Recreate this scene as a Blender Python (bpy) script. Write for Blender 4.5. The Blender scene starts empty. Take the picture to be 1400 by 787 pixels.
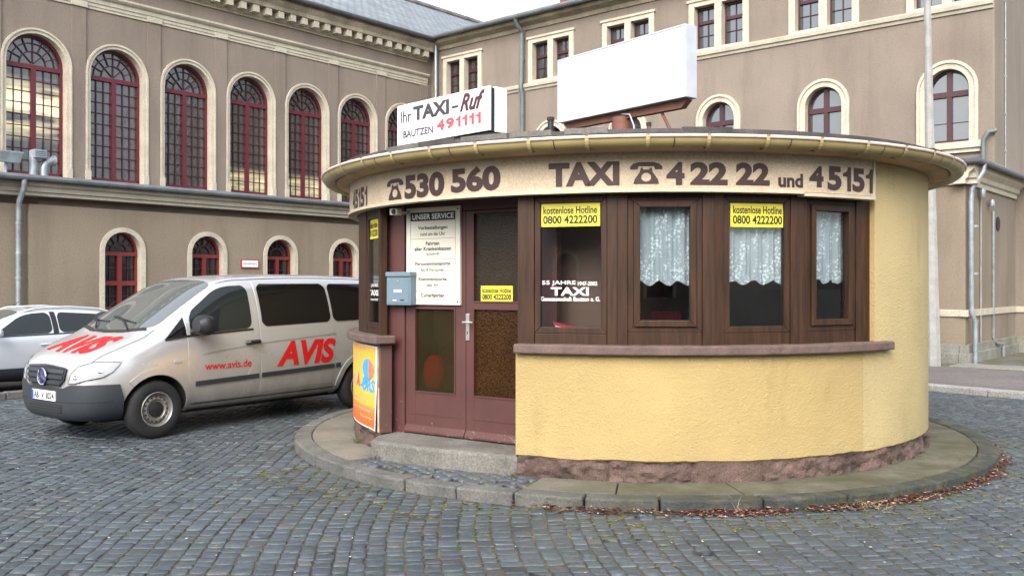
import bpy, bmesh, math, random
import numpy as np
from mathutils import Vector, Matrix
from mathutils.bvhtree import BVHTree
R = math.radians
random.seed(7); rng = np.random.default_rng(7)
C = bpy.context.scene.collection
scene = bpy.context.scene

# ------------------------------------------------------------ camera, sky, sun, exposure
FPX, CXP, HOR, EYE = 1256.0, 700.0, 390.0, 1.75
cd = bpy.data.cameras.new('camera'); cam = bpy.data.objects.new('camera', cd); C.objects.link(cam)
cam.location = (0, 0, EYE); cam.rotation_euler = (R(90), 0, 0)
cd.sensor_width = 36; cd.lens = FPX / 1400 * 36; cd.shift_y = -3.5 / 1400
cd.clip_start = 0.05; cd.clip_end = 1500
scene.camera = cam
w = bpy.data.worlds.new('World'); scene.world = w; w.use_nodes = True
wn = w.node_tree; bg = wn.nodes['Background']
sky = wn.nodes.new('ShaderNodeTexSky'); sky.sky_type = 'NISHITA'; sky.sun_disc = False
SUN_EL, SUN_AZ = 40.0, 196.0          # azimuth measured clockwise from +Y (behind the camera, to the left)
sky.sun_elevation = R(SUN_EL); sky.sun_rotation = R(SUN_AZ)
sky.air_density = 1.0; sky.dust_density = 4.0; sky.ozone_density = 1.0
hs = wn.nodes.new('ShaderNodeHueSaturation'); hs.inputs['Saturation'].default_value = 0.42; hs.inputs['Value'].default_value = 2.3
wn.links.new(sky.outputs[0], hs.inputs['Color']); wn.links.new(hs.outputs[0], bg.inputs['Color'])
bg.inputs['Strength'].default_value = 0.15
sl = bpy.data.lights.new('sun', 'SUN'); so = bpy.data.objects.new('sun', sl); C.objects.link(so)
sl.energy = 0.8; sl.angle = R(45); sl.color = (1.0, 0.98, 0.96)
sd = Vector((math.sin(R(SUN_AZ)) * math.cos(R(SUN_EL)), math.cos(R(SUN_AZ)) * math.cos(R(SUN_EL)), math.sin(R(SUN_EL))))
so.rotation_euler = sd.to_track_quat('Z', 'Y').to_euler()
so.location = (0, 0, 30)
scene.view_settings.view_transform = 'Standard'; scene.view_settings.look = 'None'
scene.view_settings.exposure = 0.36; scene.view_settings.gamma = 1.0; scene.view_settings.use_curve_mapping = False
scene.cycles.max_bounces = 8; scene.cycles.transparent_max_bounces = 16
scene.cycles.use_denoising = True
scene.cycles.caustics_reflective = False; scene.cycles.caustics_refractive = False

# ------------------------------------------------------------ helpers: objects
W = {}
I4 = Matrix.Identity(4)
def place(o, parent=None, M=None):
    M = M or I4
    C.objects.link(o); W[o.name] = M.copy(); o.matrix_basis = M
    if parent is not None:
        o.parent = parent; o.matrix_parent_inverse = W[parent.name].inverted()
    return o
def tag(o, label=None, cat=None, group=None, kind=None):
    if label: o['label'] = label
    if cat: o['category'] = cat
    if group: o['group'] = group
    if kind: o['kind'] = kind
    return o
def thing(name, label, cat, loc=(0, 0, 0), group=None):
    o = bpy.data.objects.new(name, None); o.empty_display_size = 0.2
    place(o, None, Matrix.Translation(loc)); return tag(o, label, cat, group)
def move_thing(o, M):          # only for things whose children were built round the world origin
    o.matrix_basis = M
class MB:
    def __init__(s): s.v = []; s.f = []; s.m = []
    def add(s, vs, fs, m=0):
        n = len(s.v); s.v += [tuple(v) for v in vs]
        s.f += [tuple(i + n for i in f) for f in fs]; s.m += [m] * len(fs); return s
    def box(s, x0, x1, y0, y1, z0, z1, m=0):
        return s.add([(x0,y0,z0),(x1,y0,z0),(x1,y1,z0),(x0,y1,z0),(x0,y0,z1),(x1,y0,z1),(x1,y1,z1),(x0,y1,z1)],
                     [(3,2,1,0),(4,5,6,7),(0,1,5,4),(1,2,6,5),(2,3,7,6),(3,0,4,7)], m)
    def hexa(s, p, m=0):        # 8 points: bottom 4 ccw, top 4 ccw
        return s.add(p, [(3,2,1,0),(4,5,6,7),(0,1,5,4),(1,2,6,5),(2,3,7,6),(3,0,4,7)], m)
    def beam(s, a, b, wd, hg, side=(0,1,0), m=0):
        a, b = Vector(a), Vector(b); d = (b - a).normalized(); q = Vector(side)
        q = (q - d * q.dot(d)).normalized(); u = d.cross(q)
        q = q * wd / 2; u = u * hg / 2
        return s.hexa([a-q-u, a+q-u, a+q+u, a-q+u, b-q-u, b+q-u, b+q+u, b-q+u], m)
    def tube(s, pts, r, seg=10, m=0, cap=True):
        pts = [Vector(p) for p in pts]; rs = r if isinstance(r, (list, tuple)) else [r] * len(pts)
        n0 = None; rings = []
        for i, p in enumerate(pts):
            d = (pts[min(i+1, len(pts)-1)] - pts[max(i-1, 0)]).normalized()
            if n0 is None: n0 = d.orthogonal().normalized()
            n0 = (n0 - d * n0.dot(d)).normalized(); b = d.cross(n0)
            rings.append([p + (n0 * math.cos(2*math.pi*k/seg) + b * math.sin(2*math.pi*k/seg)) * rs[i] for k in range(seg)])
        vs = [v for r_ in rings for v in r_]; fs = []
        for i in range(len(rings)-1):
            for k in range(seg):
                k2 = (k+1) % seg; fs.append((i*seg+k, i*seg+k2, (i+1)*seg+k2, (i+1)*seg+k))
        if cap: fs += [tuple(range(seg))[::-1], tuple(range((len(rings)-1)*seg, len(rings)*seg))]
        return s.add(vs, fs, m)
    def lathe(s, prof, seg=32, c=(0,0,0), axis='Z', m=0, a0=0, a1=2*math.pi):
        full = abs(a1 - a0 - 2*math.pi) < 1e-6; n = seg if full else seg + 1; vs = []; fs = []
        for k in range(n):
            a = a0 + (a1-a0) * k / seg
            for (r, h) in prof:
                x, y = r*math.cos(a), r*math.sin(a)
                vs.append((c[0]+x, c[1]+y, c[2]+h) if axis == 'Z' else (c[0]+x, c[1]+h, c[2]+y) if axis == 'Y' else (c[0]+h, c[1]+x, c[2]+y))
        L = len(prof)
        for k in range(seg):
            k2 = (k+1) % n
            for j in range(L-1): fs.append((k*L+j, k2*L+j, k2*L+j+1, k*L+j+1))
        return s.add(vs, fs, m)
    def prism(s, pts, f, d0, d1, m=0):     # 2D polygon (ngon ok), f(p, d) -> 3D, extruded from d0 to d1
        n = len(pts)
        vs = [f(p, d0) for p in pts] + [f(p, d1) for p in pts]
        return s.add(vs, [tuple(range(n))[::-1], tuple(range(n, 2*n))] + [(i, (i+1) % n, n+(i+1) % n, n+i) for i in range(n)], m)
    def build(s, name, mats, parent=None, M=None, smooth=False, bevel=0, weld=False):
        me = bpy.data.meshes.new(name); me.from_pydata(s.v, [], s.f)
        mats = mats if isinstance(mats, (list, tuple)) else [mats]
        for q in mats: me.materials.append(q)
        if len(mats) > 1: me.polygons.foreach_set('material_index', s.m)
        bm = bmesh.new(); bm.from_mesh(me)
        if weld: bmesh.ops.remove_doubles(bm, verts=bm.verts, dist=1e-5)
        bmesh.ops.recalc_face_normals(bm, faces=bm.faces); bm.to_mesh(me); bm.free()
        if smooth:
            me.polygons.foreach_set('use_smooth', [True] * len(me.polygons))
            if smooth != 'all': me.set_sharp_from_angle(angle=R(38))
        o = bpy.data.objects.new(name, me)
        if bevel:
            b = o.modifiers.new('bevel', 'BEVEL'); b.width = bevel; b.segments = 2; b.limit_method = 'ANGLE'; b.angle_limit = R(40)
        return place(o, parent, M)
def link(name, me, parent, M): return place(bpy.data.objects.new(name, me), parent, M)

class Frame:                    # x to the right as seen from outside, y inward, z up
    def __init__(s, o, xd):
        s.o = Vector((o[0], o[1], 0)); s.x = Vector((xd[0], xd[1], 0)).normalized(); s.y = Vector((-s.x.y, s.x.x, 0))
    def M(s, x=0, y=0, z=0):
        p = s.o + s.x*x + s.y*y; m = Matrix.Identity(4)
        m.col[0][:3] = s.x; m.col[1][:3] = s.y; m.col[3][:3] = (p.x, p.y, z); return m
    def P(s, x, y, z): q = s.o + s.x*x + s.y*y; return Vector((q.x, q.y, z))
    def at(s, px, off=0):       # x along the frame, and depth, seen at photograph column px
        a = (px - CXP) / FPX; o = s.o + s.y*off
        t = (a*o.y - o.x) / (s.x.x - a*s.x.y); return t, o.y + s.x.y*t
    def z(s, px, y, off=0): return EYE + (HOR - y) / FPX * s.at(px, off)[1]

# ------------------------------------------------------------ helpers: text
_tc = {}
def text2d(body, bold=0.0, shear=0.0, space=1.0):
    key = (body, bold, shear, space)
    if key not in _tc:
        c = bpy.data.curves.new('t', 'FONT'); c.body = body; c.offset = bold; c.shear = shear; c.space_character = space
        c.align_x = 'CENTER'; c.space_line = 1.0; c.resolution_u = 4
        o = bpy.data.objects.new('t', c); C.objects.link(o)
        dg = bpy.context.evaluated_depsgraph_get(); me = bpy.data.meshes.new_from_object(o.evaluated_get(dg))
        vs = np.array([v.co[:2] for v in me.vertices]); fs = [tuple(p.vertices) for p in me.polygons]
        bpy.data.objects.remove(o); bpy.data.curves.remove(c); bpy.data.meshes.remove(me); _tc[key] = (vs, fs)
    return _tc[key]
def text_fit(body, x0, x1, z0, z1, bold=0.0, shear=0.0, space=1.0):
    vs, fs = text2d(body, bold, shear, space); lo, hi = vs.min(0), vs.max(0)
    q = (vs - lo) / (hi - lo); return np.stack([x0 + q[:,0]*(x1-x0), z0 + q[:,1]*(z1-z0)], 1), fs
def text_h(body, xc, z0, h, bold=0.0, narrow=1.0, shear=0.0, space=1.0, ref=None):   # height-driven, centred; ref = text whose height counts
    vs, fs = text2d(body, bold, shear, space); r = text2d(ref or body, bold)[0]
    k = h / (r[:,1].max() - r[:,1].min()); y0 = r[:,1].min() if ref else vs[:,1].min()
    xm = (vs[:,0].max() + vs[:,0].min()) / 2
    return np.stack([xc + (vs[:,0]-xm)*k*narrow, z0 + (vs[:,1]-y0)*k], 1), fs
def flat_text(mb, tf, y, m=0): mb.add([(p[0], y, p[1]) for p in tf[0]], tf[1], m)
def cut_grid(vs, fs, gx=None, gz=None):
    bm = bmesh.new(); bv = [bm.verts.new((p[0], p[1], 0)) for p in vs]
    for f in fs:
        try: bm.faces.new([bv[i] for i in f])
        except ValueError: pass
    vs = np.array(vs); lo, hi = vs.min(0), vs.max(0)
    for ax, g in ((0, gx), (1, gz)):
        if not g: continue
        k = math.ceil(lo[ax] / g)
        while k*g < hi[ax]:
            no = [0,0,0]; no[ax] = 1; co = [0,0,0]; co[ax] = k*g
            bmesh.ops.bisect_plane(bm, geom=bm.verts[:] + bm.edges[:] + bm.faces[:], plane_co=co, plane_no=no); k += 1
    bmesh.ops.triangulate(bm, faces=bm.faces)
    bm.verts.index_update()
    out = [(v.co.x, v.co.y) for v in bm.verts], [tuple(v.index for v in f.verts) for f in bm.faces]
    bm.free(); return out

# ------------------------------------------------------------ helpers: materials
def nodes(name):
    m = bpy.data.materials.new(name); m.use_nodes = True; nt = m.node_tree
    return m, nt, nt.nodes['Principled BSDF']
def N(nt, t, **kw):
    n = nt.nodes.new(t)
    for k, v in kw.items():
        if k in n.inputs: n.inputs[k].default_value = v
        else: setattr(n, k, v)
    return n
def coords(nt, scale=(1,1,1)):
    tc = N(nt, 'ShaderNodeTexCoord'); mp = N(nt, 'ShaderNodeMapping'); mp.inputs['Scale'].default_value = scale
    nt.links.new(tc.outputs['Object'], mp.inputs['Vector']); return mp.outputs[0]
def ramp(nt, fac, a, b, c0=(0,0,0,1), c1=(1,1,1,1)):
    r = N(nt, 'ShaderNodeValToRGB'); e = r.color_ramp.elements
    e[0].position, e[1].position = a, b; e[0].color, e[1].color = c0, c1
    nt.links.new(fac, r.inputs[0]); return r.outputs[0]
def mixc(nt, fac, a, b, mode='MIX'):
    x = N(nt, 'ShaderNodeMix', data_type='RGBA', blend_type=mode)
    for sock, val in ((0, fac), (6, a), (7, b)):
        if hasattr(val, 'is_linked') or hasattr(val, 'links'): nt.links.new(val, x.inputs[sock])
        else: x.inputs[sock].default_value = val if sock == 0 else (*val[:3], 1)
    return x.outputs[2]
def noise(nt, vec, scale, detail=5, rough=0.55):
    n = N(nt, 'ShaderNodeTexNoise', Scale=scale, Detail=detail, Roughness=rough); nt.links.new(vec, n.inputs['Vector']); return n.outputs['Fac']
def bump(nt, b, h, strength, dist):
    n = N(nt, 'ShaderNodeBump', Strength=strength, Distance=dist); nt.links.new(h, n.inputs['Height'])
    nt.links.new(n.outputs[0], b.inputs['Normal']); return n
def mat(name, col, rough=0.6, var=0.25, vs=3.0, metal=0.0, bscale=60, bstr=0.0, bdist=0.01, fine=0.0, coat=0.0, stretch=(1,1,1), ior=1.5):
    m, nt, b = nodes(name); vec = coords(nt, stretch)
    b.inputs['Roughness'].default_value = rough; b.inputs['Metallic'].default_value = metal; b.inputs['IOR'].default_value = ior
    if coat: b.inputs['Coat Weight'].default_value = coat; b.inputs['Coat Roughness'].default_value = 0.05
    lo = tuple(c*(1-var) for c in col); hi = tuple(min(1, c*(1+var)) for c in col)
    c = mixc(nt, ramp(nt, noise(nt, vec, vs), 0.3, 0.7), lo, hi)
    if fine: c = mixc(nt, fine, c, mixc(nt, ramp(nt, noise(nt, vec, vs*18, 3), 0.35, 0.65), (0.45,0.45,0.45), (1.5,1.5,1.5)), 'MULTIPLY')
    nt.links.new(c, b.inputs['Base Color'])
    if bstr: bump(nt, b, noise(nt, vec, bscale, 6, 0.6), bstr, bdist)
    return m
def plain(name, col, rough=0.5, metal=0.0): return mat(name, col, rough, 0.06, 8, metal)

def m_plaster(name, col, stain, bdist=0.012, bscale=45):
    m, nt, b = nodes(name); vec = coords(nt); st = coords(nt, (1.2, 1.2, 0.22))
    b.inputs['Roughness'].default_value = 0.92
    c = mixc(nt, ramp(nt, noise(nt, vec, 0.5, 6), 0.3, 0.72), tuple(x*0.86 for x in col), tuple(x*1.1 for x in col))
    c = mixc(nt, ramp(nt, noise(nt, st, 1.1, 7, 0.65), 0.48, 0.8), c, stain)
    c = mixc(nt, 0.5, c, mixc(nt, ramp(nt, noise(nt, vec, 26, 4), 0.3, 0.7), (0.8,0.8,0.8), (1.2,1.2,1.2)), 'MULTIPLY')
    nt.links.new(c, b.inputs['Base Color']); bump(nt, b, noise(nt, vec, bscale, 5, 0.65), 0.7, bdist); return m
def m_stucco(name, col):
    m, nt, b = nodes(name); vec = coords(nt); st = coords(nt, (1, 1, 0.25))
    b.inputs['Roughness'].default_value = 0.9
    c = mixc(nt, ramp(nt, noise(nt, vec, 1.3, 6), 0.3, 0.7), tuple(x*0.9 for x in col), tuple(x*1.08 for x in col))
    c = mixc(nt, ramp(nt, noise(nt, st, 2.2, 7, 0.7), 0.55, 0.85), c, (col[0]*0.62, col[1]*0.6, col[2]*0.55))
    sep = N(nt, 'ShaderNodeSeparateXYZ'); nt.links.new(vec, sep.inputs[0])     # splash dirt low on the wall
    mr = N(nt, 'ShaderNodeMapRange'); mr.inputs[1].default_value = 0.42; mr.inputs[2].default_value = 0.16; nt.links.new(sep.outputs[2], mr.inputs[0])
    mu = N(nt, 'ShaderNodeMath', operation='MULTIPLY'); nt.links.new(mr.outputs[0], mu.inputs[0]); nt.links.new(ramp(nt, noise(nt, vec, 5, 6), 0.4, 0.7), mu.inputs[1])
    c = mixc(nt, mu.outputs[0], c, (0.33, 0.26, 0.14))
    nt.links.new(c, b.inputs['Base Color'])
    v = N(nt, 'ShaderNodeTexVoronoi', Scale=95.0, feature='SMOOTH_F1'); 
    dn = N(nt, 'ShaderNodeTexNoise', Scale=14.0); nt.links.new(vec, dn.inputs['Vector'])
    ad = N(nt, 'ShaderNodeMix', data_type='RGBA'); ad.inputs[0].default_value = 0.1; nt.links.new(vec, ad.inputs[6]); nt.links.new(dn.outputs['Color'], ad.inputs[7])
    nt.links.new(ad.outputs[2], v.inputs['Vector'])
    mx = N(nt, 'ShaderNodeMath', operation='ADD'); nt.links.new(v.outputs['Distance'], mx.inputs[0]); nt.links.new(noise(nt, vec, 30, 5), mx.inputs[1])
    bump(nt, b, mx.outputs[0], 0.6, 0.009); return m
def m_wood(name, col, col2, axis_scale=(40, 40, 2.5), rough=0.45):
    m, nt, b = nodes(name); vec = coords(nt, axis_scale)
    n = noise(nt, vec, 1.0, 6, 0.6)
    c = mixc(nt, ramp(nt, n, 0.35, 0.68), col, col2); nt.links.new(c, b.inputs['Base Color'])
    b.inputs['Roughness'].default_value = rough; b.inputs['Specular IOR Level'].default_value = 0.3; bump(nt, b, n, 0.15, 0.003); return m
def m_peel(name, col, under, amount=0.66, rough=0.55):
    m, nt, b = nodes(name); vec = coords(nt)
    c = mixc(nt, ramp(nt, noise(nt, vec, 2.2, 5), 0.3, 0.7), tuple(x*0.8 for x in col), tuple(x*1.15 for x in col))
    sep = N(nt, 'ShaderNodeSeparateXYZ'); nt.links.new(vec, sep.inputs[0])
    mr = N(nt, 'ShaderNodeMapRange'); mr.inputs[1].default_value = 0.75; mr.inputs[2].default_value = 0.25; mr.inputs[3].default_value = 0.0; mr.inputs[4].default_value = 0.1
    nt.links.new(sep.outputs[2], mr.inputs[0])
    ad = N(nt, 'ShaderNodeMath', operation='ADD'); nt.links.new(noise(nt, coords(nt, (1,1,2)), 16, 8, 0.7), ad.inputs[0]); nt.links.new(mr.outputs[0], ad.inputs[1])
    f = ramp(nt, ad.outputs[0], amount, amount + 0.03)
    nt.links.new(mixc(nt, f, c, under), b.inputs['Base Color']); b.inputs['Roughness'].default_value = rough
    bump(nt, b, noise(nt, vec, 30, 5), 0.25, 0.004); return m
def m_glass_dark(name, col=(0.02,0.024,0.028), ior=1.75, wave=0.0, rough=0.03):
    m, nt, b = nodes(name); b.inputs['Base Color'].default_value = (*col, 1); b.inputs['Roughness'].default_value = rough; b.inputs['IOR'].default_value = ior
    if wave: bump(nt, b, noise(nt, coords(nt), 3.5, 2), wave, 0.02)
    return m
def m_clear(name, tint=(0.9,0.95,0.95), refl=1.5):
    m, nt, b = nodes(name); nt.nodes.remove(b); out = nt.nodes['Material Output']
    t = N(nt, 'ShaderNodeBsdfTransparent'); t.inputs[0].default_value = (*tint, 1)
    g = N(nt, 'ShaderNodeBsdfGlossy', Roughness=0.01); fr = N(nt, 'ShaderNodeFresnel'); ge = N(nt, 'ShaderNodeNewGeometry'); mi = N(nt, 'ShaderNodeMapRange'); mi.inputs[3].default_value = refl; mi.inputs[4].default_value = 1/refl; nt.links.new(ge.outputs['Backfacing'], mi.inputs[0]); nt.links.new(mi.outputs[0], fr.inputs['IOR'])   # same reflectance on both faces of the thin pane
    mx = N(nt, 'ShaderNodeMixShader'); nt.links.new(fr.outputs[0], mx.inputs[0]); nt.links.new(t.outputs[0], mx.inputs[1]); nt.links.new(g.outputs[0], mx.inputs[2])
    nt.links.new(mx.outputs[0], out.inputs[0]); return m
def m_ornament(name, col, scale=60.0, clear=0.0, tint=(1,1,1)):      # figured door glass
    m, nt, b = nodes(name); vec = coords(nt); out = nt.nodes['Material Output']
    v = N(nt, 'ShaderNodeTexVoronoi', Scale=scale, feature='SMOOTH_F1'); nt.links.new(vec, v.inputs['Vector'])
    c = mixc(nt, ramp(nt, v.outputs['Distance'], 0.2, 0.7), tuple(x*1.5 for x in col), tuple(x*0.55 for x in col)); c = mixc(nt, ramp(nt, noise(nt, vec, 2.5, 4), 0.3, 0.7), c, mixc(nt, 1.0, c, (0.6,0.6,0.55), 'MULTIPLY'))
    nt.links.new(c, b.inputs['Base Color']); b.inputs['Roughness'].default_value = 0.2; b.inputs['Specular IOR Level'].default_value = 0.22; bump(nt, b, v.outputs['Distance'], 0.6, 0.006)
    if clear:
        t = N(nt, 'ShaderNodeBsdfTransparent'); t.inputs[0].default_value = (*tint, 1); mx = N(nt, 'ShaderNodeMixShader'); mx.inputs[0].default_value = 1 - clear
        nt.links.new(t.outputs[0], mx.inputs[1]); nt.links.new(b.outputs[0], mx.inputs[2]); nt.links.new(mx.outputs[0], out.inputs[0])
    return m
def m_lace(name):
    m, nt, b = nodes(name); out = nt.nodes['Material Output']; vec = coords(nt)
    cw = N(nt, 'ShaderNodeRGB'); b.inputs['Roughness'].default_value = 0.9
    tl = N(nt, 'ShaderNodeBsdfTranslucent'); tl.inputs[0].default_value = (0.85, 0.9, 0.92, 1)
    ms = N(nt, 'ShaderNodeMixShader'); ms.inputs[0].default_value = 0.3; nt.links.new(b.outputs[0], ms.inputs[1]); nt.links.new(tl.outputs[0], ms.inputs[2])
    v = N(nt, 'ShaderNodeTexVoronoi', Scale=38.0); nt.links.new(vec, v.inputs['Vector'])
    cl = ramp(nt, noise(nt, coords(nt, (1,1,0.3)), 11.0, 3), 0.44, 0.54)          # where the flower sprays run
    fl = ramp(nt, v.outputs['Distance'], 0.34, 0.54, (1,1,1,1), (0,0,0,1))
    mu = N(nt, 'ShaderNodeMath', operation='MULTIPLY'); nt.links.new(cl, mu.inputs[0]); nt.links.new(fl, mu.inputs[1])
    nt.nodes.remove(cw); nt.links.new(mixc(nt, mu.outputs[0], (0.66,0.71,0.74), (0.98,0.99,1.0)), b.inputs['Base Color']); mr = N(nt, 'ShaderNodeMapRange'); mr.inputs[3].default_value = 0.70; mr.inputs[4].default_value = 1.0; nt.links.new(mu.outputs[0], mr.inputs[0])
    tr = N(nt, 'ShaderNodeBsdfTransparent'); mx = N(nt, 'ShaderNodeMixShader')
    nt.links.new(mr.outputs[0], mx.inputs[0]); nt.links.new(tr.outputs[0], mx.inputs[1]); nt.links.new(ms.outputs[0], mx.inputs[2])
    nt.links.new(mx.outputs[0], out.inputs[0]); return m
def m_old_pane(name, glow_band=None):
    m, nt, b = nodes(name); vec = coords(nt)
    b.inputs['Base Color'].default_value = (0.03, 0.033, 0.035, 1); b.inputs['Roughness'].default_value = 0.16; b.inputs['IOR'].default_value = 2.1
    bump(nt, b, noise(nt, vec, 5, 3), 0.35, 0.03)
    if glow_band:                      # glow of indoor lamps put into the pane itself as emission, between two heights
        z0, z1, power = glow_band
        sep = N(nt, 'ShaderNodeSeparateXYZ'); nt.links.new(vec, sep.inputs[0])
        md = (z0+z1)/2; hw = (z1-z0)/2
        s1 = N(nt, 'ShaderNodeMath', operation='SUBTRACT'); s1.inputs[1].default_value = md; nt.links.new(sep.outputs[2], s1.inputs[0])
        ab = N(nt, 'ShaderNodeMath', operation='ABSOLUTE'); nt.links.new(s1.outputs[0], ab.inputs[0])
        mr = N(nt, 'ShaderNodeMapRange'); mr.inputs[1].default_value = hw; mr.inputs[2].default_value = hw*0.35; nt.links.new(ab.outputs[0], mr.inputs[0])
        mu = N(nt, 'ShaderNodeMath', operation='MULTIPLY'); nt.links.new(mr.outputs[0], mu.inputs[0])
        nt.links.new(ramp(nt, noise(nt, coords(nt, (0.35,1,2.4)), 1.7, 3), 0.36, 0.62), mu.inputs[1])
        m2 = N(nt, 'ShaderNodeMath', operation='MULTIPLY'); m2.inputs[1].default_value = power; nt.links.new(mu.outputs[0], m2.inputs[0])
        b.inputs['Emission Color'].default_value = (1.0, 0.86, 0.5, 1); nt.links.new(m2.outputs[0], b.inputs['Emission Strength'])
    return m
def m_slate(name):
    m, nt, b = nodes(name); tc = N(nt, 'ShaderNodeTexCoord')
    br = N(nt, 'ShaderNodeTexBrick', Scale=1.0); br.inputs['Brick Width'].default_value = 0.34; br.inputs['Row Height'].default_value = 0.24; br.inputs['Mortar Size'].default_value = 0.018
    br.inputs['Color1'].default_value = (0.15,0.17,0.19,1); br.inputs['Color2'].default_value = (0.24,0.265,0.28,1); br.inputs['Mortar'].default_value = (0.05,0.055,0.065,1)
    nt.links.new(tc.outputs['UV'], br.inputs['Vector'])
    c = mixc(nt, 0.7, br.outputs['Color'], mixc(nt, ramp(nt, noise(nt, coords(nt), 1.4, 6), 0.3, 0.7), (0.75,0.8,0.8), (1.3,1.3,1.25)), 'MULTIPLY')
    nt.links.new(c, b.inputs['Base Color']); b.inputs['Roughness'].default_value = 0.55
    bump(nt, b, br.outputs['Fac'], -0.6, 0.02); return m

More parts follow.
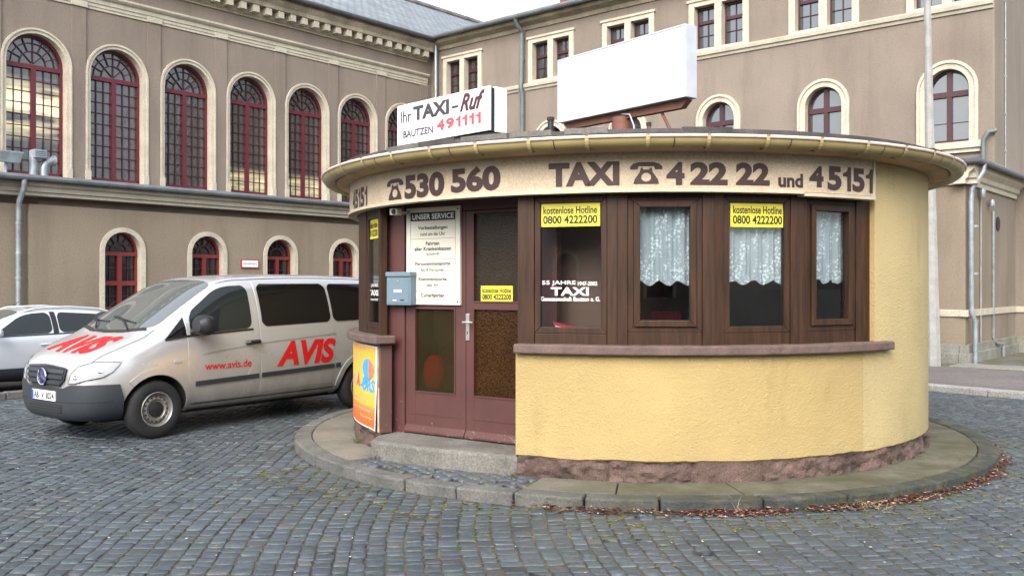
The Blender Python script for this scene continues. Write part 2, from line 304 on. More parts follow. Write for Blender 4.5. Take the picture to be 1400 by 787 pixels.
MT = dict(
    plaster=m_plaster('brown_grey_plaster', (0.218,0.180,0.147), (0.15,0.122,0.098)),
    plaster_low=m_plaster('ochre_grey_plaster', (0.232,0.19,0.14), (0.155,0.125,0.092)),
    plaster_pale=m_plaster('pale_plaster', (0.225,0.19,0.152), (0.145,0.12,0.095)),
    cream=mat('cream_stone', (0.46,0.42,0.335), 0.8, 0.14, 2.5, fine=0.3, bstr=0.3, bscale=30),
    cream_dirty=mat('weathered_cream_stone', (0.30,0.26,0.19), 0.85, 0.35, 1.6, fine=0.4, bstr=0.35, bscale=25),
    red=mat('oxblood_frame_paint', (0.105,0.012,0.022), 0.45, 0.15, 4),
    red2=mat('red_frame_paint', (0.165,0.02,0.02), 0.45, 0.15, 4),
    darkred=mat('dark_brown_red_frame', (0.055,0.014,0.02), 0.4, 0.15, 4),
    muntin=mat('dark_muntin_paint', (0.05,0.012,0.018), 0.5, 0.15, 4),
    pane=m_old_pane('old_window_glass'),
    pane_glow=m_old_pane('painted_glow_window_glass', (5.3, 7.0, 1.3)),
    pane_glow_low=m_old_pane('low_painted_glow_window_glass', (4.1, 5.3, 0.8)),
    pane_mod=m_glass_dark('plain_window_glass', (0.03,0.04,0.05), 2.3, 0.05, 0.02),
    pane_dk=m_glass_dark('dark_window_glass', (0.015,0.013,0.014), 1.6, 0.15),
    slate=m_slate('grey_slate'),
    zinc=mat('zinc_sheet', (0.16,0.18,0.19), 0.5, 0.25, 3, metal=0.4),
    galv=mat('galvanised_pipe', (0.30,0.34,0.37), 0.45, 0.25, 6, metal=0.5),
    lead=mat('dark_gutter_metal', (0.07,0.075,0.085), 0.5, 0.25, 4, metal=0.3),
    patina=mat('green_grey_pipe', (0.115,0.14,0.14), 0.6, 0.2, 4),
    brick=mat('red_brick', (0.2,0.06,0.04), 0.9, 0.3, 9, bstr=0.3),
    plinthstone=mat('grey_sandstone', (0.20,0.20,0.17), 0.9, 0.25, 2, fine=0.4, bstr=0.4, bscale=20),
    concrete_pole=mat('pole_concrete', (0.29,0.29,0.275), 0.85, 0.15, 5, fine=0.25, bstr=0.2),
    yellow=m_stucco('yellow_stucco', (0.42,0.312,0.132)),
    yellow2=m_stucco('pale_yellow_stucco', (0.46,0.365,0.178)),
    mauve=m_peel('mauve_brown_paint', (0.115,0.058,0.048), (0.5,0.4,0.25), 0.70, 0.7),
    doorpaint=m_peel('maroon_door_paint', (0.085,0.031,0.027), (0.33,0.26,0.22), 0.70),
    sill=mat('brown_sill_stone', (0.125,0.083,0.07), 0.8, 0.2, 7, fine=0.45, bstr=0.35, bscale=50),
    bracket=mat('pale_gutter_band', (0.44,0.36,0.18), 0.45, 0.1, 5),
    porphyry=mat('red_porphyry', (0.108,0.070,0.057), 0.9, 0.45, 4.5, fine=0.6, bstr=0.8, bscale=28, bdist=0.02),
    wood=m_wood('brown_wood_grain', (0.025,0.0115,0.006), (0.06,0.027,0.013), rough=0.5),
    gasket=plain('black_rubber', (0.012,0.012,0.012), 0.6),
    band=mat('cream_painted_board', (0.52,0.425,0.30), 0.75, 0.1, 3, fine=0.25, bstr=0.3, bscale=18),
    bandedge=mat('board_edge_strip', (0.56,0.48,0.35), 0.7, 0.12, 5),
    soffit=mat('tan_soffit_boards', (0.50,0.33,0.17), 0.75, 0.16, 3, fine=0.2),
    gutter=mat('khaki_gutter', (0.36,0.285,0.125), 0.45, 0.12, 5),
    gutterlip=mat('pinkish_gutter_bead', (0.70,0.56,0.46), 0.4, 0.08, 6),
    tar=mat('tarred_roof_edge', (0.045,0.042,0.04), 0.7, 0.5, 4, fine=0.5),
    letter=plain('dark_brown_lettering', (0.048,0.022,0.02), 0.6),
    white=plain('white_paint', (0.8,0.8,0.78), 0.4),
    signface=plain('white_sign_face', (0.76,0.8,0.82), 0.3),
    alu=mat('sign_box_aluminium', (0.55,0.57,0.6), 0.4, 0.1, 4, metal=0.3),
    black=plain('black_plastic', (0.012,0.012,0.014), 0.5),
    ink=plain('black_ink', (0.01,0.01,0.01), 0.6),
    ltgrey=plain('light_grey_ink', (0.45,0.47,0.5), 0.6),
    redink=plain('coral_red_lettering', (0.62,0.08,0.09), 0.5),
    plum=plain('plum_lettering', (0.075,0.02,0.028), 0.5),
    greyink=plain('charcoal_lettering', (0.05,0.04,0.045), 0.5),
    stickyellow=plain('yellow_sticker', (0.72,0.64,0.05), 0.4),
    boardwhite=mat('off_white_board', (0.66,0.64,0.54), 0.5, 0.05, 3),
    mailbox=mat('grey_blue_enamel', (0.15,0.21,0.26), 0.4, 0.06, 5),
    steel=mat('brushed_steel', (0.6,0.6,0.58), 0.3, 0.1, 8, metal=0.8),
    rustpaint=mat('red_brown_primer', (0.17,0.07,0.045), 0.65, 0.25, 6, fine=0.3),
    granite=mat('grey_granite', (0.155,0.148,0.13), 0.85, 0.3, 3, fine=0.5, bstr=0.4, bscale=60),
    glass=m_clear('kiosk_window_glass', (0.92,0.96,0.97), 1.62),
    doorglass=m_ornament('amber_figured_glass', (0.042,0.017,0.004), 60),
    doorglass2=m_ornament('olive_figured_glass', (0.04,0.034,0.014), 120, 0.6, (0.95,0.8,0.62)),
    doorglass3=m_ornament('dark_figured_glass', (0.03,0.021,0.014), 110),
    lace=m_lace('white_lace'),
    inwall=mat('interior_brown_panel', (0.17,0.09,0.062), 0.6, 0.1, 3),
    inpale=mat('interior_pale_paint', (0.4,0.36,0.28), 0.8, 0.1, 2),
    desk=mat('dark_desk', (0.03,0.025,0.025), 0.4, 0.1, 4),
    crimson=plain('crimson_cloth', (0.34,0.0,0.018), 0.8),
)
# ------------------------------------------------------------ photograph geometry of the kiosk
S = 1.134
KX, KY, KR = 1.402, 10.94, 3.24
def kp(phi, r, z): return Vector((KX + r*math.sin(phi), KY - r*math.cos(phi), z))
def phi_at(px, r=KR):
    a = (px - CXP) / FPX; d = Vector((a, 1)).normalized(); c = Vector((KX, KY))
    b = d.dot(c); q = b*b - (c.length_squared - r*r); t = b - math.sqrt(max(q, 0)); p = d*t
    return math.atan2(p.x - KX, KY - p.y)
def kz(px, y, r=KR):
    p = kp(phi_at(px, r), r, 0); return EYE + (HOR - y) / FPX * p.y
# ------------------------------------------------------------ ground, paving, kerbs
def m_joint():
    m, nt, b = nodes('joint_dirt_and_moss'); vec = coords(nt); b.inputs['Roughness'].default_value = 0.95
    sub = N(nt, 'ShaderNodeVectorMath', operation='DISTANCE'); sub.inputs[1].default_value = (KX-0.3, KY-0.4, 0); nt.links.new(vec, sub.inputs[0])
    mr = N(nt, 'ShaderNodeMapRange'); mr.inputs[1].default_value = 6.6; mr.inputs[2].default_value = 3.9; mr.inputs[3].default_value = 0.0; mr.inputs[4].default_value = 1.0
    nt.links.new(sub.outputs['Value'], mr.inputs[0])
    ad = N(nt, 'ShaderNodeMath', operation='MULTIPLY'); nt.links.new(mr.outputs[0], ad.inputs[0]); nt.links.new(ramp(nt, noise(nt, vec, 2.2, 7, 0.7), 0.44, 0.7), ad.inputs[1])
    moss = mixc(nt, ramp(nt, noise(nt, vec, 9, 3), 0.4, 0.62), (0.11,0.105,0.035), (0.22,0.18,0.065))
    dirt = mixc(nt, ramp(nt, noise(nt, vec, 1.2, 5), 0.35, 0.65), (0.022,0.022,0.023), (0.06,0.055,0.047))
    nt.links.new(mixc(nt, ad.outputs[0], dirt, moss), b.inputs['Base Color']); bump(nt, b, noise(nt, vec, 80, 4), 0.6, 0.006); return m
def m_stones(name, rough=0.5):
    m, nt, b = nodes(name); vec = coords(nt); at = N(nt, 'ShaderNodeAttribute', attribute_name='stone')
    c = mixc(nt, 0.8, at.outputs['Color'], mixc(nt, ramp(nt, noise(nt, vec, 30, 6, 0.7), 0.3, 0.7), (0.5,0.5,0.5), (1.5,1.5,1.5)), 'MULTIPLY')
    c = mixc(nt, ramp(nt, noise(nt, vec, 0.7, 5), 0.4, 0.75), c, mixc(nt, 1.0, c, (0.68,0.68,0.66), 'MULTIPLY'))
    sub = N(nt, 'ShaderNodeVectorMath', operation='DISTANCE'); sub.inputs[1].default_value = (KX, KY, 0); nt.links.new(vec, sub.inputs[0])
    mr = N(nt, 'ShaderNodeMapRange'); mr.inputs[1].default_value = 6.0; mr.inputs[2].default_value = 3.9; mr.inputs[3].default_value = -0.12; mr.inputs[4].default_value = 0.08
    nt.links.new(sub.outputs['Value'], mr.inputs[0])
    ad = N(nt, 'ShaderNodeMath', operation='ADD'); nt.links.new(mr.outputs[0], ad.inputs[0]); nt.links.new(noise(nt, vec, 6, 8, 0.75), ad.inputs[1])
    c = mixc(nt, ramp(nt, ad.outputs[0], 0.60, 0.74), c, (0.105, 0.098, 0.038))      # moss creeping on to the setts beside the kerb
    nt.links.new(c, b.inputs['Base Color'])
    nt.links.new(ramp(nt, noise(nt, vec, 12, 4), 0.3, 0.7, (rough-0.12,)*3+(1,), (rough+0.15,)*3+(1,)), b.inputs['Roughness'])
    bump(nt, b, noise(nt, vec, 70, 6, 0.7), 0.45, 0.006); return m
gm = MB(); n = 64
gm.add([(0,0,-0.0075)] + [(420*math.cos(2*math.pi*k/n), 420*math.sin(2*math.pi*k/n), -0.0075) for k in range(n)], [(0, 1+k, 1+(k+1) % n) for k in range(n)])
tag(gm.build('ground', m_joint()), kind='structure')

def setts(name, keep, x0, x1, y0, y1, rot, wx, ly, z0, base, gap=0.0085, wave=0.1, mtl=None):
    cs, sn = math.cos(rot), math.sin(rot); cx, cy = [], []; col = []
    x = x0; P = []
    while x < x1:
        wdt = wx * (0.8 + 0.42*rng.random()); y = y0 + rng.random()*0.1; ph = 0
        while y < y1:
            ln = ly * (0.65 + 0.75*rng.random()); P.append((x + wdt/2, y + ln/2, wdt, ln)); y += ln
        x += wdt
    P = np.array(P)
    def warp(px, py):
        qx = px + wave*np.sin(py*0.55 + 0.6) + wave*0.35*np.sin(py*1.7 + px*0.5) ; qy = py + wave*0.5*np.sin(px*0.8 + 1.0)
        return qx*cs - qy*sn, qx*sn + qy*cs
    mx, my = warp(P[:,0], P[:,1]); k = keep(mx, my); P = P[k]; n = len(P)
    hw = P[:,2]/2 - gap/2*(0.7+0.9*rng.random(n)); hl = P[:,3]/2 - gap/2*(0.7+0.9*rng.random(n))
    c = np.minimum(hw, hl) * (0.16 + 0.14*rng.random(n))
    U = np.stack([hw-c, hw, hw, hw-c, -(hw-c), -hw, -hw, -(hw-c)], 1); V = np.stack([-hl, -(hl-c), hl-c, hl, hl, hl-c, -(hl-c), -hl], 1)
    U += rng.normal(0, 0.0045, U.shape); V += rng.normal(0, 0.0045, V.shape)
    h = rng.normal(0, 0.0022, n); tx = rng.normal(0, 0.012, n); ty = rng.normal(0, 0.012, n)
    vs = []
    for f, dz in ((1.0, -0.022), (0.97, -0.0026), (0.88, 0.0), (0.0, 0.0008)):
        uu, vv = U*f, V*f
        if f == 0: uu, vv = uu[:, :1], vv[:, :1]
        gx, gy = warp(P[:,0][:,None] + uu, P[:,1][:,None] + vv)
        gz = z0 + dz + (h[:,None] + tx[:,None]*uu + ty[:,None]*vv if dz > -0.02 else 0*uu); vs.append(np.stack([gx, gy, gz], 2))
    Vt = np.concatenate(vs, 1); nv = Vt.shape[1]
    f4 = []; 
    for a in (0, 8):
        f4 += [(a+i, a+(i+1) % 8, a+8+(i+1) % 8, a+8+i) for i in range(8)]
    f3 = [(16+i, 16+(i+1) % 8, 24) for i in range(8)]
    off = np.arange(n)[:,None,None]*nv
    q = (np.array(f4)[None] + off).reshape(-1, 4); t = (np.array(f3)[None] + off).reshape(-1, 3)
    me = bpy.data.meshes.new(name); me.vertices.add(n*nv); me.vertices.foreach_set('co', Vt.reshape(-1))
    me.loops.add(q.size + t.size); me.loops.foreach_set('vertex_index', np.concatenate([q.reshape(-1), t.reshape(-1)]).astype(np.int32))
    me.polygons.add(len(q) + len(t)); ls = np.concatenate([np.arange(len(q))*4, len(q)*4 + np.arange(len(t))*3]).astype(np.int32)
    me.polygons.foreach_set('loop_start', ls); me.polygons.foreach_set('use_smooth', np.ones(len(ls), bool))
    me.update(calc_edges=True); me.validate()
    b = np.array(base); tint = rng.normal(0, 0.12, (n,1)); hue = rng.normal(0, 0.03, (n,3)); warm = (rng.random((n,1)) < 0.03)
    colr = np.clip(b[None]*(1 + tint + hue), 0.02, 0.6); colr = np.where(warm, colr*np.array([[1.3,1.12,1.0]]), colr)
    full = np.concatenate([np.repeat(colr[:,None], nv, 1), np.ones((n,nv,1))], 2).reshape(-1).astype(np.float32)
    at = me.color_attributes.new('stone', 'FLOAT_COLOR', 'POINT'); at.data.foreach_set('color', full)
    me.materials.append(mtl); o = bpy.data.objects.new(name, me); place(o); tag(o, kind='structure'); return o
NH = Vector((0.648, 0.761)).normalized(); NL = Vector((0.761, -0.648)).normalized()      # building axes
LK = Vector((-7.85, 14.1)); RK0 = Vector((6.92, 15.3)); RKD = (Vector((7.90, 14.1)) - RK0).normalized()
RKN = Vector((-RKD.y, RKD.x)) * (1 if (-RKD.y*1 + RKD.x*1) > 0 else -1)
def keep_square(x, y):
    r = np.hypot(x-KX, y-KY)
    left = NL.x*(x-LK.x) + NL.y*(y-LK.y); right = RKN.x*(x-RK0.x) + RKN.y*(y-RK0.y)
    return (r > 3.90) & (left > 0.1) & (right < -0.02) & (np.abs(x) < 0.62*y + 1.6) & (y > 3.0) & ~((r < 9) & (y > KY+1.2) & (np.abs(x-KX) < 3.0)) & (y < 26)
mst = m_stones('blue_grey_setts')
setts('cobblestone_square', keep_square, -16, 16, 2.5, 27, R(2), 0.122, 0.108, 0.0, (0.066,0.081,0.092), mtl=mst)

# the round island the kiosk stands on
def m_slab():
    m, nt, b = nodes('island_slab_concrete'); vec = coords(nt); b.inputs['Roughness'].default_value = 0.9
    c = mixc(nt, ramp(nt, noise(nt, vec, 2.2, 7), 0.3, 0.7), (0.125,0.118,0.092), (0.20,0.186,0.148))
    c = mixc(nt, 0.7, c, mixc(nt, ramp(nt, noise(nt, vec, 40, 4), 0.3, 0.7), (0.7,0.7,0.7), (1.3,1.3,1.3)), 'MULTIPLY')
    sep = N(nt, 'ShaderNodeSeparateXYZ'); nt.links.new(vec, sep.inputs[0])
    mr = N(nt, 'ShaderNodeMapRange'); mr.inputs[1].default_value = -0.6; mr.inputs[2].default_value = 1.2; nt.links.new(sep.outputs[0], mr.inputs[0])
    mu = N(nt, 'ShaderNodeMath', operation='MULTIPLY'); nt.links.new(mr.outputs[0], mu.inputs[0]); nt.links.new(ramp(nt, noise(nt, vec, 2.6, 8, 0.65), 0.22, 0.6), mu.inputs[1])
    c = mixc(nt, mu.outputs[0], c, (0.066,0.063,0.032))
    nt.links.new(c, b.inputs['Base Color']); bump(nt, b, noise(nt, vec, 35, 6), 0.4, 0.008); return m
def m_kerb():
    m, nt, b = nodes('mossy_kerb_granite'); vec = coords(nt); b.inputs['Roughness'].default_value = 0.85
    c = mixc(nt, ramp(nt, noise(nt, vec, 3, 6), 0.3, 0.7), (0.09,0.09,0.083), (0.165,0.16,0.148))
    c = mixc(nt, 0.8, c, mixc(nt, ramp(nt, noise(nt, vec, 70, 3), 0.3, 0.7), (0.55,0.55,0.55), (1.4,1.4,1.4)), 'MULTIPLY')
    sep = N(nt, 'ShaderNodeSeparateXYZ'); nt.links.new(vec, sep.inputs[0])
    mr = N(nt, 'ShaderNodeMapRange'); mr.inputs[1].default_value = -0.4; mr.inputs[2].default_value = 1.6; nt.links.new(sep.outputs[0], mr.inputs[0])
    mu = N(nt, 'ShaderNodeMath', operation='MULTIPLY'); nt.links.new(mr.outputs[0], mu.inputs[0]); nt.links.new(ramp(nt, noise(nt, vec, 3.2, 8, 0.7), 0.2, 0.5), mu.inputs[1])
    c = mixc(nt, mu.outputs[0], c, mixc(nt, ramp(nt, noise(nt, vec, 8, 4), 0.45, 0.6), (0.032,0.038,0.034), (0.055,0.056,0.026)))
    nt.links.new(c, b.inputs['Base Color']); bump(nt, b, noise(nt, vec, 22, 6, 0.65), 0.9, 0.02); return m
ZP = 0.10
def arc_block(mb, p0, p1, r0, r1, z0, z1, step=R(2.5), jit=0.0, m=0, cap=True, ztop=None):
    k = max(1, int(abs(p1-p0)/step)); vs = []; fs = []
    for i in range(k+1):
        p = p0 + (p1-p0)*i/k; j = (lambda a: random.uniform(-a, a)) if jit else (lambda a: 0)
        vs += [kp(p, r0, z0), kp(p, r1 + j(jit), z0), kp(p, r1 + j(jit), z1 + j(jit*0.5)), kp(p, r0, z1 + j(jit*0.3))]
    for i in range(k):
        a, b2 = i*4, i*4+4
        fs += [(a+q, a+(q+1) % 4, b2+(q+1) % 4, b2+q) for q in range(4)]
    if cap: fs += [(0,1,2,3), (k*4+3, k*4+2, k*4+1, k*4)]
    mb.add(vs, fs, m)
SETT0, SETT1 = phi_at(470, 3.75), phi_at(712, 3.75)
ks = MB(); p = R(-118)
while p < R(95):
    d = R(9.5 + random.uniform(-2.2, 2.6)); arc_block(ks, p+R(0.12), p+d-R(0.12), 3.70+random.uniform(-0.012,0.012), 3.875+random.uniform(-0.012,0.012), -0.02, ZP+random.uniform(-0.008,0.006), R(1.2), 0.008); p += d
kb = ks.build('kerb_ring', m_kerb(), bevel=0.016); tag(kb, kind='structure')
sb = MB(); p = R(-118)
cuts = [R(-118), R(-96), R(-72), SETT0, SETT1, R(-9), R(7), R(24), R(37), R(52), R(68), R(95)]
for a, b2 in zip(cuts, cuts[1:]):
    if abs(a-SETT0) < 1e-6: continue
    arc_block(sb, a+R(0.1), b2-R(0.1), 3.0, 3.69, -0.02, ZP-0.004+random.uniform(-0.004,0.004), R(2))
tag(sb.build('island_slabs', m_slab(), bevel=0.006), kind='structure')
jb = MB(); jb.lathe([(0, ZP-0.03), (3.74, ZP-0.03)], 96, (KX, KY, 0)); tag(jb.build('island_bed', m_joint()), kind='structure')
def keep_sett(x, y):
    r = np.hypot(x-KX, y-KY); f = np.arctan2(x-KX, KY-y); return (r < 3.64) & (r > 2.9) & (f > SETT0+0.015) & (f < SETT1-0.015)
setts('island_setts', keep_sett, -2, 9, 2, 13, R(32), 0.105, 0.10, ZP-0.006, (0.085,0.095,0.108), gap=0.012, wave=0.02, mtl=mst)

# kerb and pavement in front of the wing, kerb in front of the parked cars
def straight_kerb(name, o, d, nrm, t0, t1, width, zt, m):
    mb = MB(); t = t0
    while t < t1:
        L = 0.95 + random.uniform(-0.12, 0.12); a = o + d*(t+0.004); b2 = o + d*(t+L-0.004); q = nrm*width; z = zt + random.uniform(-0.005, 0.005)
        mb.hexa([(a.x,a.y,-0.02),(b2.x,b2.y,-0.02),(b2.x+q.x,b2.y+q.y,-0.02),(a.x+q.x,a.y+q.y,-0.02),(a.x,a.y,z),(b2.x,b2.y,z),(b2.x+q.x,b2.y+q.y,z),(a.x+q.x,a.y+q.y,z)]); t += L
    return tag(mb.build(name, m, bevel=0.018), kind='structure')
m_kb2 = mat('pale_kerb_granite', (0.27,0.265,0.25), 0.85, 0.2, 2.5, fine=0.6, bstr=0.3)
m_kb3 = mat('dark_kerb_granite', (0.12,0.115,0.11), 0.9, 0.25, 2.5, fine=0.5, bstr=0.3)
straight_kerb('kerb', RK0, RKD, RKN, -9.5, 12, 0.32, 0.10, m_kb2)
straight_kerb('parking_kerb', LK, NH, -NL, -9, 12, 0.18, 0.10, m_kb3)
def sheet(name, pts, z, m, sub=0):
    mb = MB(); mb.add([(a, b2, z) for a, b2 in pts], [tuple(range(len(pts)))]); return tag(mb.build(name, m), kind='structure')
def m_pave():
    m, nt, b = nodes('mosaic_pavement'); vec = coords(nt); b.inputs['Roughness'].default_value = 0.9
    v = N(nt, 'ShaderNodeTexVoronoi', Scale=16.0); nt.links.new(vec, v.inputs['Vector'])
    c = mixc(nt, 0.6, mixc(nt, ramp(nt, noise(nt, vec, 0.8, 6), 0.3, 0.7), (0.10,0.088,0.083), (0.155,0.14,0.132)), mixc(nt, v.outputs['Distance'], (0.75,0.75,0.75), (0.2,0.2,0.2)), 'SOFT_LIGHT')
    sep = N(nt, 'ShaderNodeVectorMath', operation='DOT_PRODUCT'); sep.inputs[1].default_value = (0.648, 0.761, 0); nt.links.new(vec, sep.inputs[0])
    mr = N(nt, 'ShaderNodeMapRange'); mr.inputs[1].default_value = 19.6; mr.inputs[2].default_value = 20.9; mr.inputs[4].default_value = 1.0; nt.links.new(sep.outputs['Value'], mr.inputs[0])
    mu = N(nt, 'ShaderNodeMath', operation='MULTIPLY'); nt.links.new(mr.outputs[0], mu.inputs[0]); nt.links.new(ramp(nt, noise(nt, vec, 2.2, 6), 0.4, 0.6), mu.inputs[1])
    c = mixc(nt, mu.outputs[0], c, (0.075,0.085,0.03)); nt.links.new(c, b.inputs['Base Color']); bump(nt, b, v.outputs['Distance'], 0.5, 0.01); return m
a0, a1 = RK0 + RKD*-9.5 + RKN*0.315, RK0 + RKD*12 + RKN*0.315
sheet('pavement', [(a0.x,a0.y),(a1.x,a1.y),(a1.x+22,a1.y+20),(a0.x+16,a0.y+26)], 0.098, m_pave())
b0, b1 = LK - NH*9 - NL*0.175, LK + NH*12 - NL*0.175
sheet('parking_strip', [(b0.x,b0.y),(b1.x,b1.y),(b1.x-NL.x*5,b1.y-NL.y*5),(b0.x-NL.x*5,b0.y-NL.y*5)], 0.0, mat('parking_asphalt', (0.06,0.06,0.06), 0.9, 0.2, 3, fine=0.5))
sv = MB()
for (x, y, l, wd, r) in ((9.75, 18.55, 1.5, 0.9, -40),):
    m4 = Matrix.Translation((x, y, 0)) @ Matrix.Rotation(R(r), 4, 'Z')
    sv.hexa([m4 @ Vector(q) for q in ((-l/2,-wd/2,0.09),(l/2,-wd/2,0.09),(l/2,wd/2,0.09),(-l/2,wd/2,0.09),(-l/2,-wd/2,0.12),(l/2,-wd/2,0.12),(l/2,wd/2,0.12),(-l/2,wd/2,0.12))])
tag(sv.build('pavement_slab', MT['plinthstone'], bevel=0.01), kind='structure')

# ------------------------------------------------------------ station: shared facade pieces
def holed(outer, holes, t):
    c = bpy.data.curves.new('w', 'CURVE'); c.dimensions = '2D'; c.fill_mode = 'BOTH'; c.extrude = t/2
    for poly in [outer] + holes:
        sp = c.splines.new('POLY'); sp.points.add(len(poly)-1)
        for i, q in enumerate(poly): sp.points[i].co = (q[0], q[1], 0, 1)
        sp.use_cyclic_u = True
    o = bpy.data.objects.new('w', c); C.objects.link(o)
    me = bpy.data.meshes.new_from_object(o.evaluated_get(bpy.context.evaluated_depsgraph_get()))
    mb = MB(); mb.add([(v.co.x, t/2 - v.co.z, v.co.y) for v in me.vertices], [tuple(p.vertices) for p in me.polygons])
    bpy.data.objects.remove(o); bpy.data.curves.remove(c); bpy.data.meshes.remove(me); return mb
def arch_path(hw, zb, zs, n=18):
    return [(-hw, zb)] + [(hw*math.cos(math.pi*(1-i/n)), zs + hw*math.sin(math.pi*(1-i/n))) for i in range(n+1)] + [(hw, zb)]
def arch_band(mb, hi, ho, zb, zs, y0, y1, m=0, n=18):
    a, b2 = arch_path(hi, zb, zs, n), arch_path(ho, zb, zs, n); k = len(a); vs = []
    for p, q in zip(a, b2): vs += [(p[0],y0,p[1]), (q[0],y0,q[1]), (q[0],y1,q[1]), (p[0],y1,p[1])]
    fs = [(i*4+j, i*4+(j+1) % 4, i*4+4+(j+1) % 4, i*4+4+j) for i in range(k-1) for j in range(4)] + [(0,1,2,3), ((k-1)*4+3,(k-1)*4+2,(k-1)*4+1,(k-1)*4)]
    mb.add(vs, fs, m)
def half_ring(mb, r0, r1, zs, y0, y1, m=0, n=12): arch_band(mb, r0, r1, zs, zs, y0, y1, m, n)
def radial(mb, ang, r0, r1, zs, wd, y0, y1, m=0):
    c, s_ = math.cos(ang), math.sin(ang); mb.beam((r0*c, (y0+y1)/2, zs+r0*s_), (r1*c, (y0+y1)/2, zs+r1*s_), y1-y0, wd, (0,1,0), m)
def arch_pane(hw, zb, zs, y): mb = MB(); mb.prism(arch_path(hw, zb, zs), lambda p, d: (p[0], d, p[1]), y, y+0.012); return mb
def molding(frame_parent, name, M, x0, x1, prof, m, **kw):
    mb = MB(); mb.prism(prof, lambda p, d: (d, p[0], p[1]), x0, x1); return mb.build(name, m, frame_parent, M, **kw)
def zz(z): return EYE + (z - EYE)*S

def tall_window():                     # seven great windows of the hall
    hw = 0.64*S; zb = zz(4.16); zs = zz(6.62); fr = MB(); y0, y1 = 0.20, 0.29
    arch_band(fr, hw-0.075, hw, zb, zs, y0, y1, 0)
    fr.box(-hw, hw, y0, y1, zb, zb+0.10, 0); fr.box(-hw+0.02, hw-0.02, y0-0.02, y1-0.003, zs-0.13, zs-0.02, 0)
    fr.box(-0.062, 0.062, y0-0.018, y1-0.004, zb+0.05, zs-0.1, 0)
    for sx in (-1, 1):
        xa, xb = sorted((sx*0.062, sx*(hw-0.07)))
        for k in (1, 2): x = xa+(xb-xa)*k/3; fr.box(x-0.011, x+0.011, y0+0.02, y0+0.055, zb+0.09, zs-0.12, 1)
        rows = 9
        for k in range(1, rows): z = zb+0.1+(zs-0.13-zb-0.1)*k/rows; fr.box(xa, xb, y0+0.022, y0+0.052, z-0.011, z+0.011, 1)
    half_ring(fr, hw*0.42, hw*0.42+0.024, zs, y0+0.02, y0+0.055, 1)
    half_ring(fr, hw*0.71, hw*0.71+0.02, zs, y0+0.021, y0+0.054, 1)
    for k in range(1, 8): radial(fr, math.pi*k/8, hw*0.43, hw-0.06, zs, 0.022, y0+0.022, y0+0.053, 1)
    for k in (1, 2, 3): radial(fr, math.pi*k/4, 0.03, hw*0.42, zs, 0.02, y0+0.022, y0+0.053, 1)
    su = MB(); arch_band(su, hw-0.004, hw+0.075, zb, zs, -0.03, 0.21); arch_band(su, hw+0.075, hw+0.125, zb, zs, -0.06, 0.1)
    for sx in (-1, 1): xa, xb = sorted((sx*(hw-0.006), sx*(hw+0.135))); su.box(xa, xb, -0.07, 0.09, zb, zb+0.24)
    return fr, arch_pane(hw-0.06, zb+0.05, zs, y0+0.06), su, hw, zb, zs
def low_window():                      # ground-floor windows of the aisle
    hw, zb, zs = 0.415, 1.20, 2.50; fr = MB(); y0, y1 = 0.16, 0.24
    arch_band(fr, hw-0.055, hw, zb, zs, y0, y1, 0); fr.box(-hw, hw, y0, y1, zb, zb+0.08, 0)
    fr.box(-hw+0.02, hw-0.02, y0-0.02, y1-0.003, zs-0.10, zs-0.02, 0); zm = zb + (zs-zb)*0.46
    fr.box(-hw+0.02, hw-0.02, y0-0.012, y1-0.005, zm-0.05, zm+0.05, 0); fr.box(-0.05, 0.05, y0-0.016, y1-0.004, zb+0.04, zs-0.06, 0)
    for sx in (-1, 1):
        xm = sx*0.205; fr.box(xm-0.008, xm+0.008, y0+0.02, y0+0.05, zb+0.06, zs-0.09, 1); xa, xb = sorted((sx*0.05, sx*(hw-0.05)))
        for z in ((zb+zm)/2+0.01, (zm+zs)/2-0.02): fr.box(xa, xb, y0+0.021, y0+0.049, z-0.008, z+0.008, 1)
    half_ring(fr, hw*0.40, hw*0.40+0.03, zs, y0+0.015, y0+0.055, 1)
    for k in range(1, 6): radial(fr, math.pi*k/6, hw*0.42, hw-0.05, zs, 0.02, y0+0.02, y0+0.05, 1)
    su = MB(); arch_band(su, hw-0.004, hw+0.10, zb, zs, -0.03, 0.17); su.box(-hw-0.12, hw+0.12, -0.07, 0.165, zb-0.12, zb-0.002)
    return fr, arch_pane(hw-0.045, zb+0.04, zs, y0+0.055), su, hw, zb, zs
def wing_arch():
    hw, zb, zs = 0.43*S, zz(4.74), zz(5.87); fr = MB(); y0, y1 = 0.17, 0.25; zt = zz(5.79)
    arch_band(fr, hw-0.06, hw, zb, zs, y0, y1, 0); fr.box(-hw, hw, y0, y1, zb, zb+0.09, 0)
    fr.box(-hw+0.02, hw-0.02, y0-0.02, y1-0.003, zt-0.07, zt+0.06, 0); fr.box(-0.055, 0.055, y0-0.015, y1-0.004, zb+0.05, zs+hw-0.03, 0)
    zl = zb + (zt-zb)*0.42
    for sx in (-1, 1): xa, xb = sorted((sx*0.05, sx*(hw-0.05))); fr.box(xa, xb, y0+0.03, y0+0.05, zl-0.007, zl+0.007, 1)
    su = MB(); arch_band(su, hw-0.004, hw+0.13, zb, zs, -0.04, 0.18); arch_band(su, hw+0.13, hw+0.20, zb, zs, -0.075, 0.1)
    su.box(-hw-0.28, hw+0.28, -0.13, 0.17, zb-0.16, zb-0.003); su.box(-hw-0.24, hw+0.24, -0.075, 0.1, zb-0.26, zb-0.162)
    return fr, arch_pane(hw-0.05, zb+0.05, zs, y0+0.055), su, hw, zb, zs
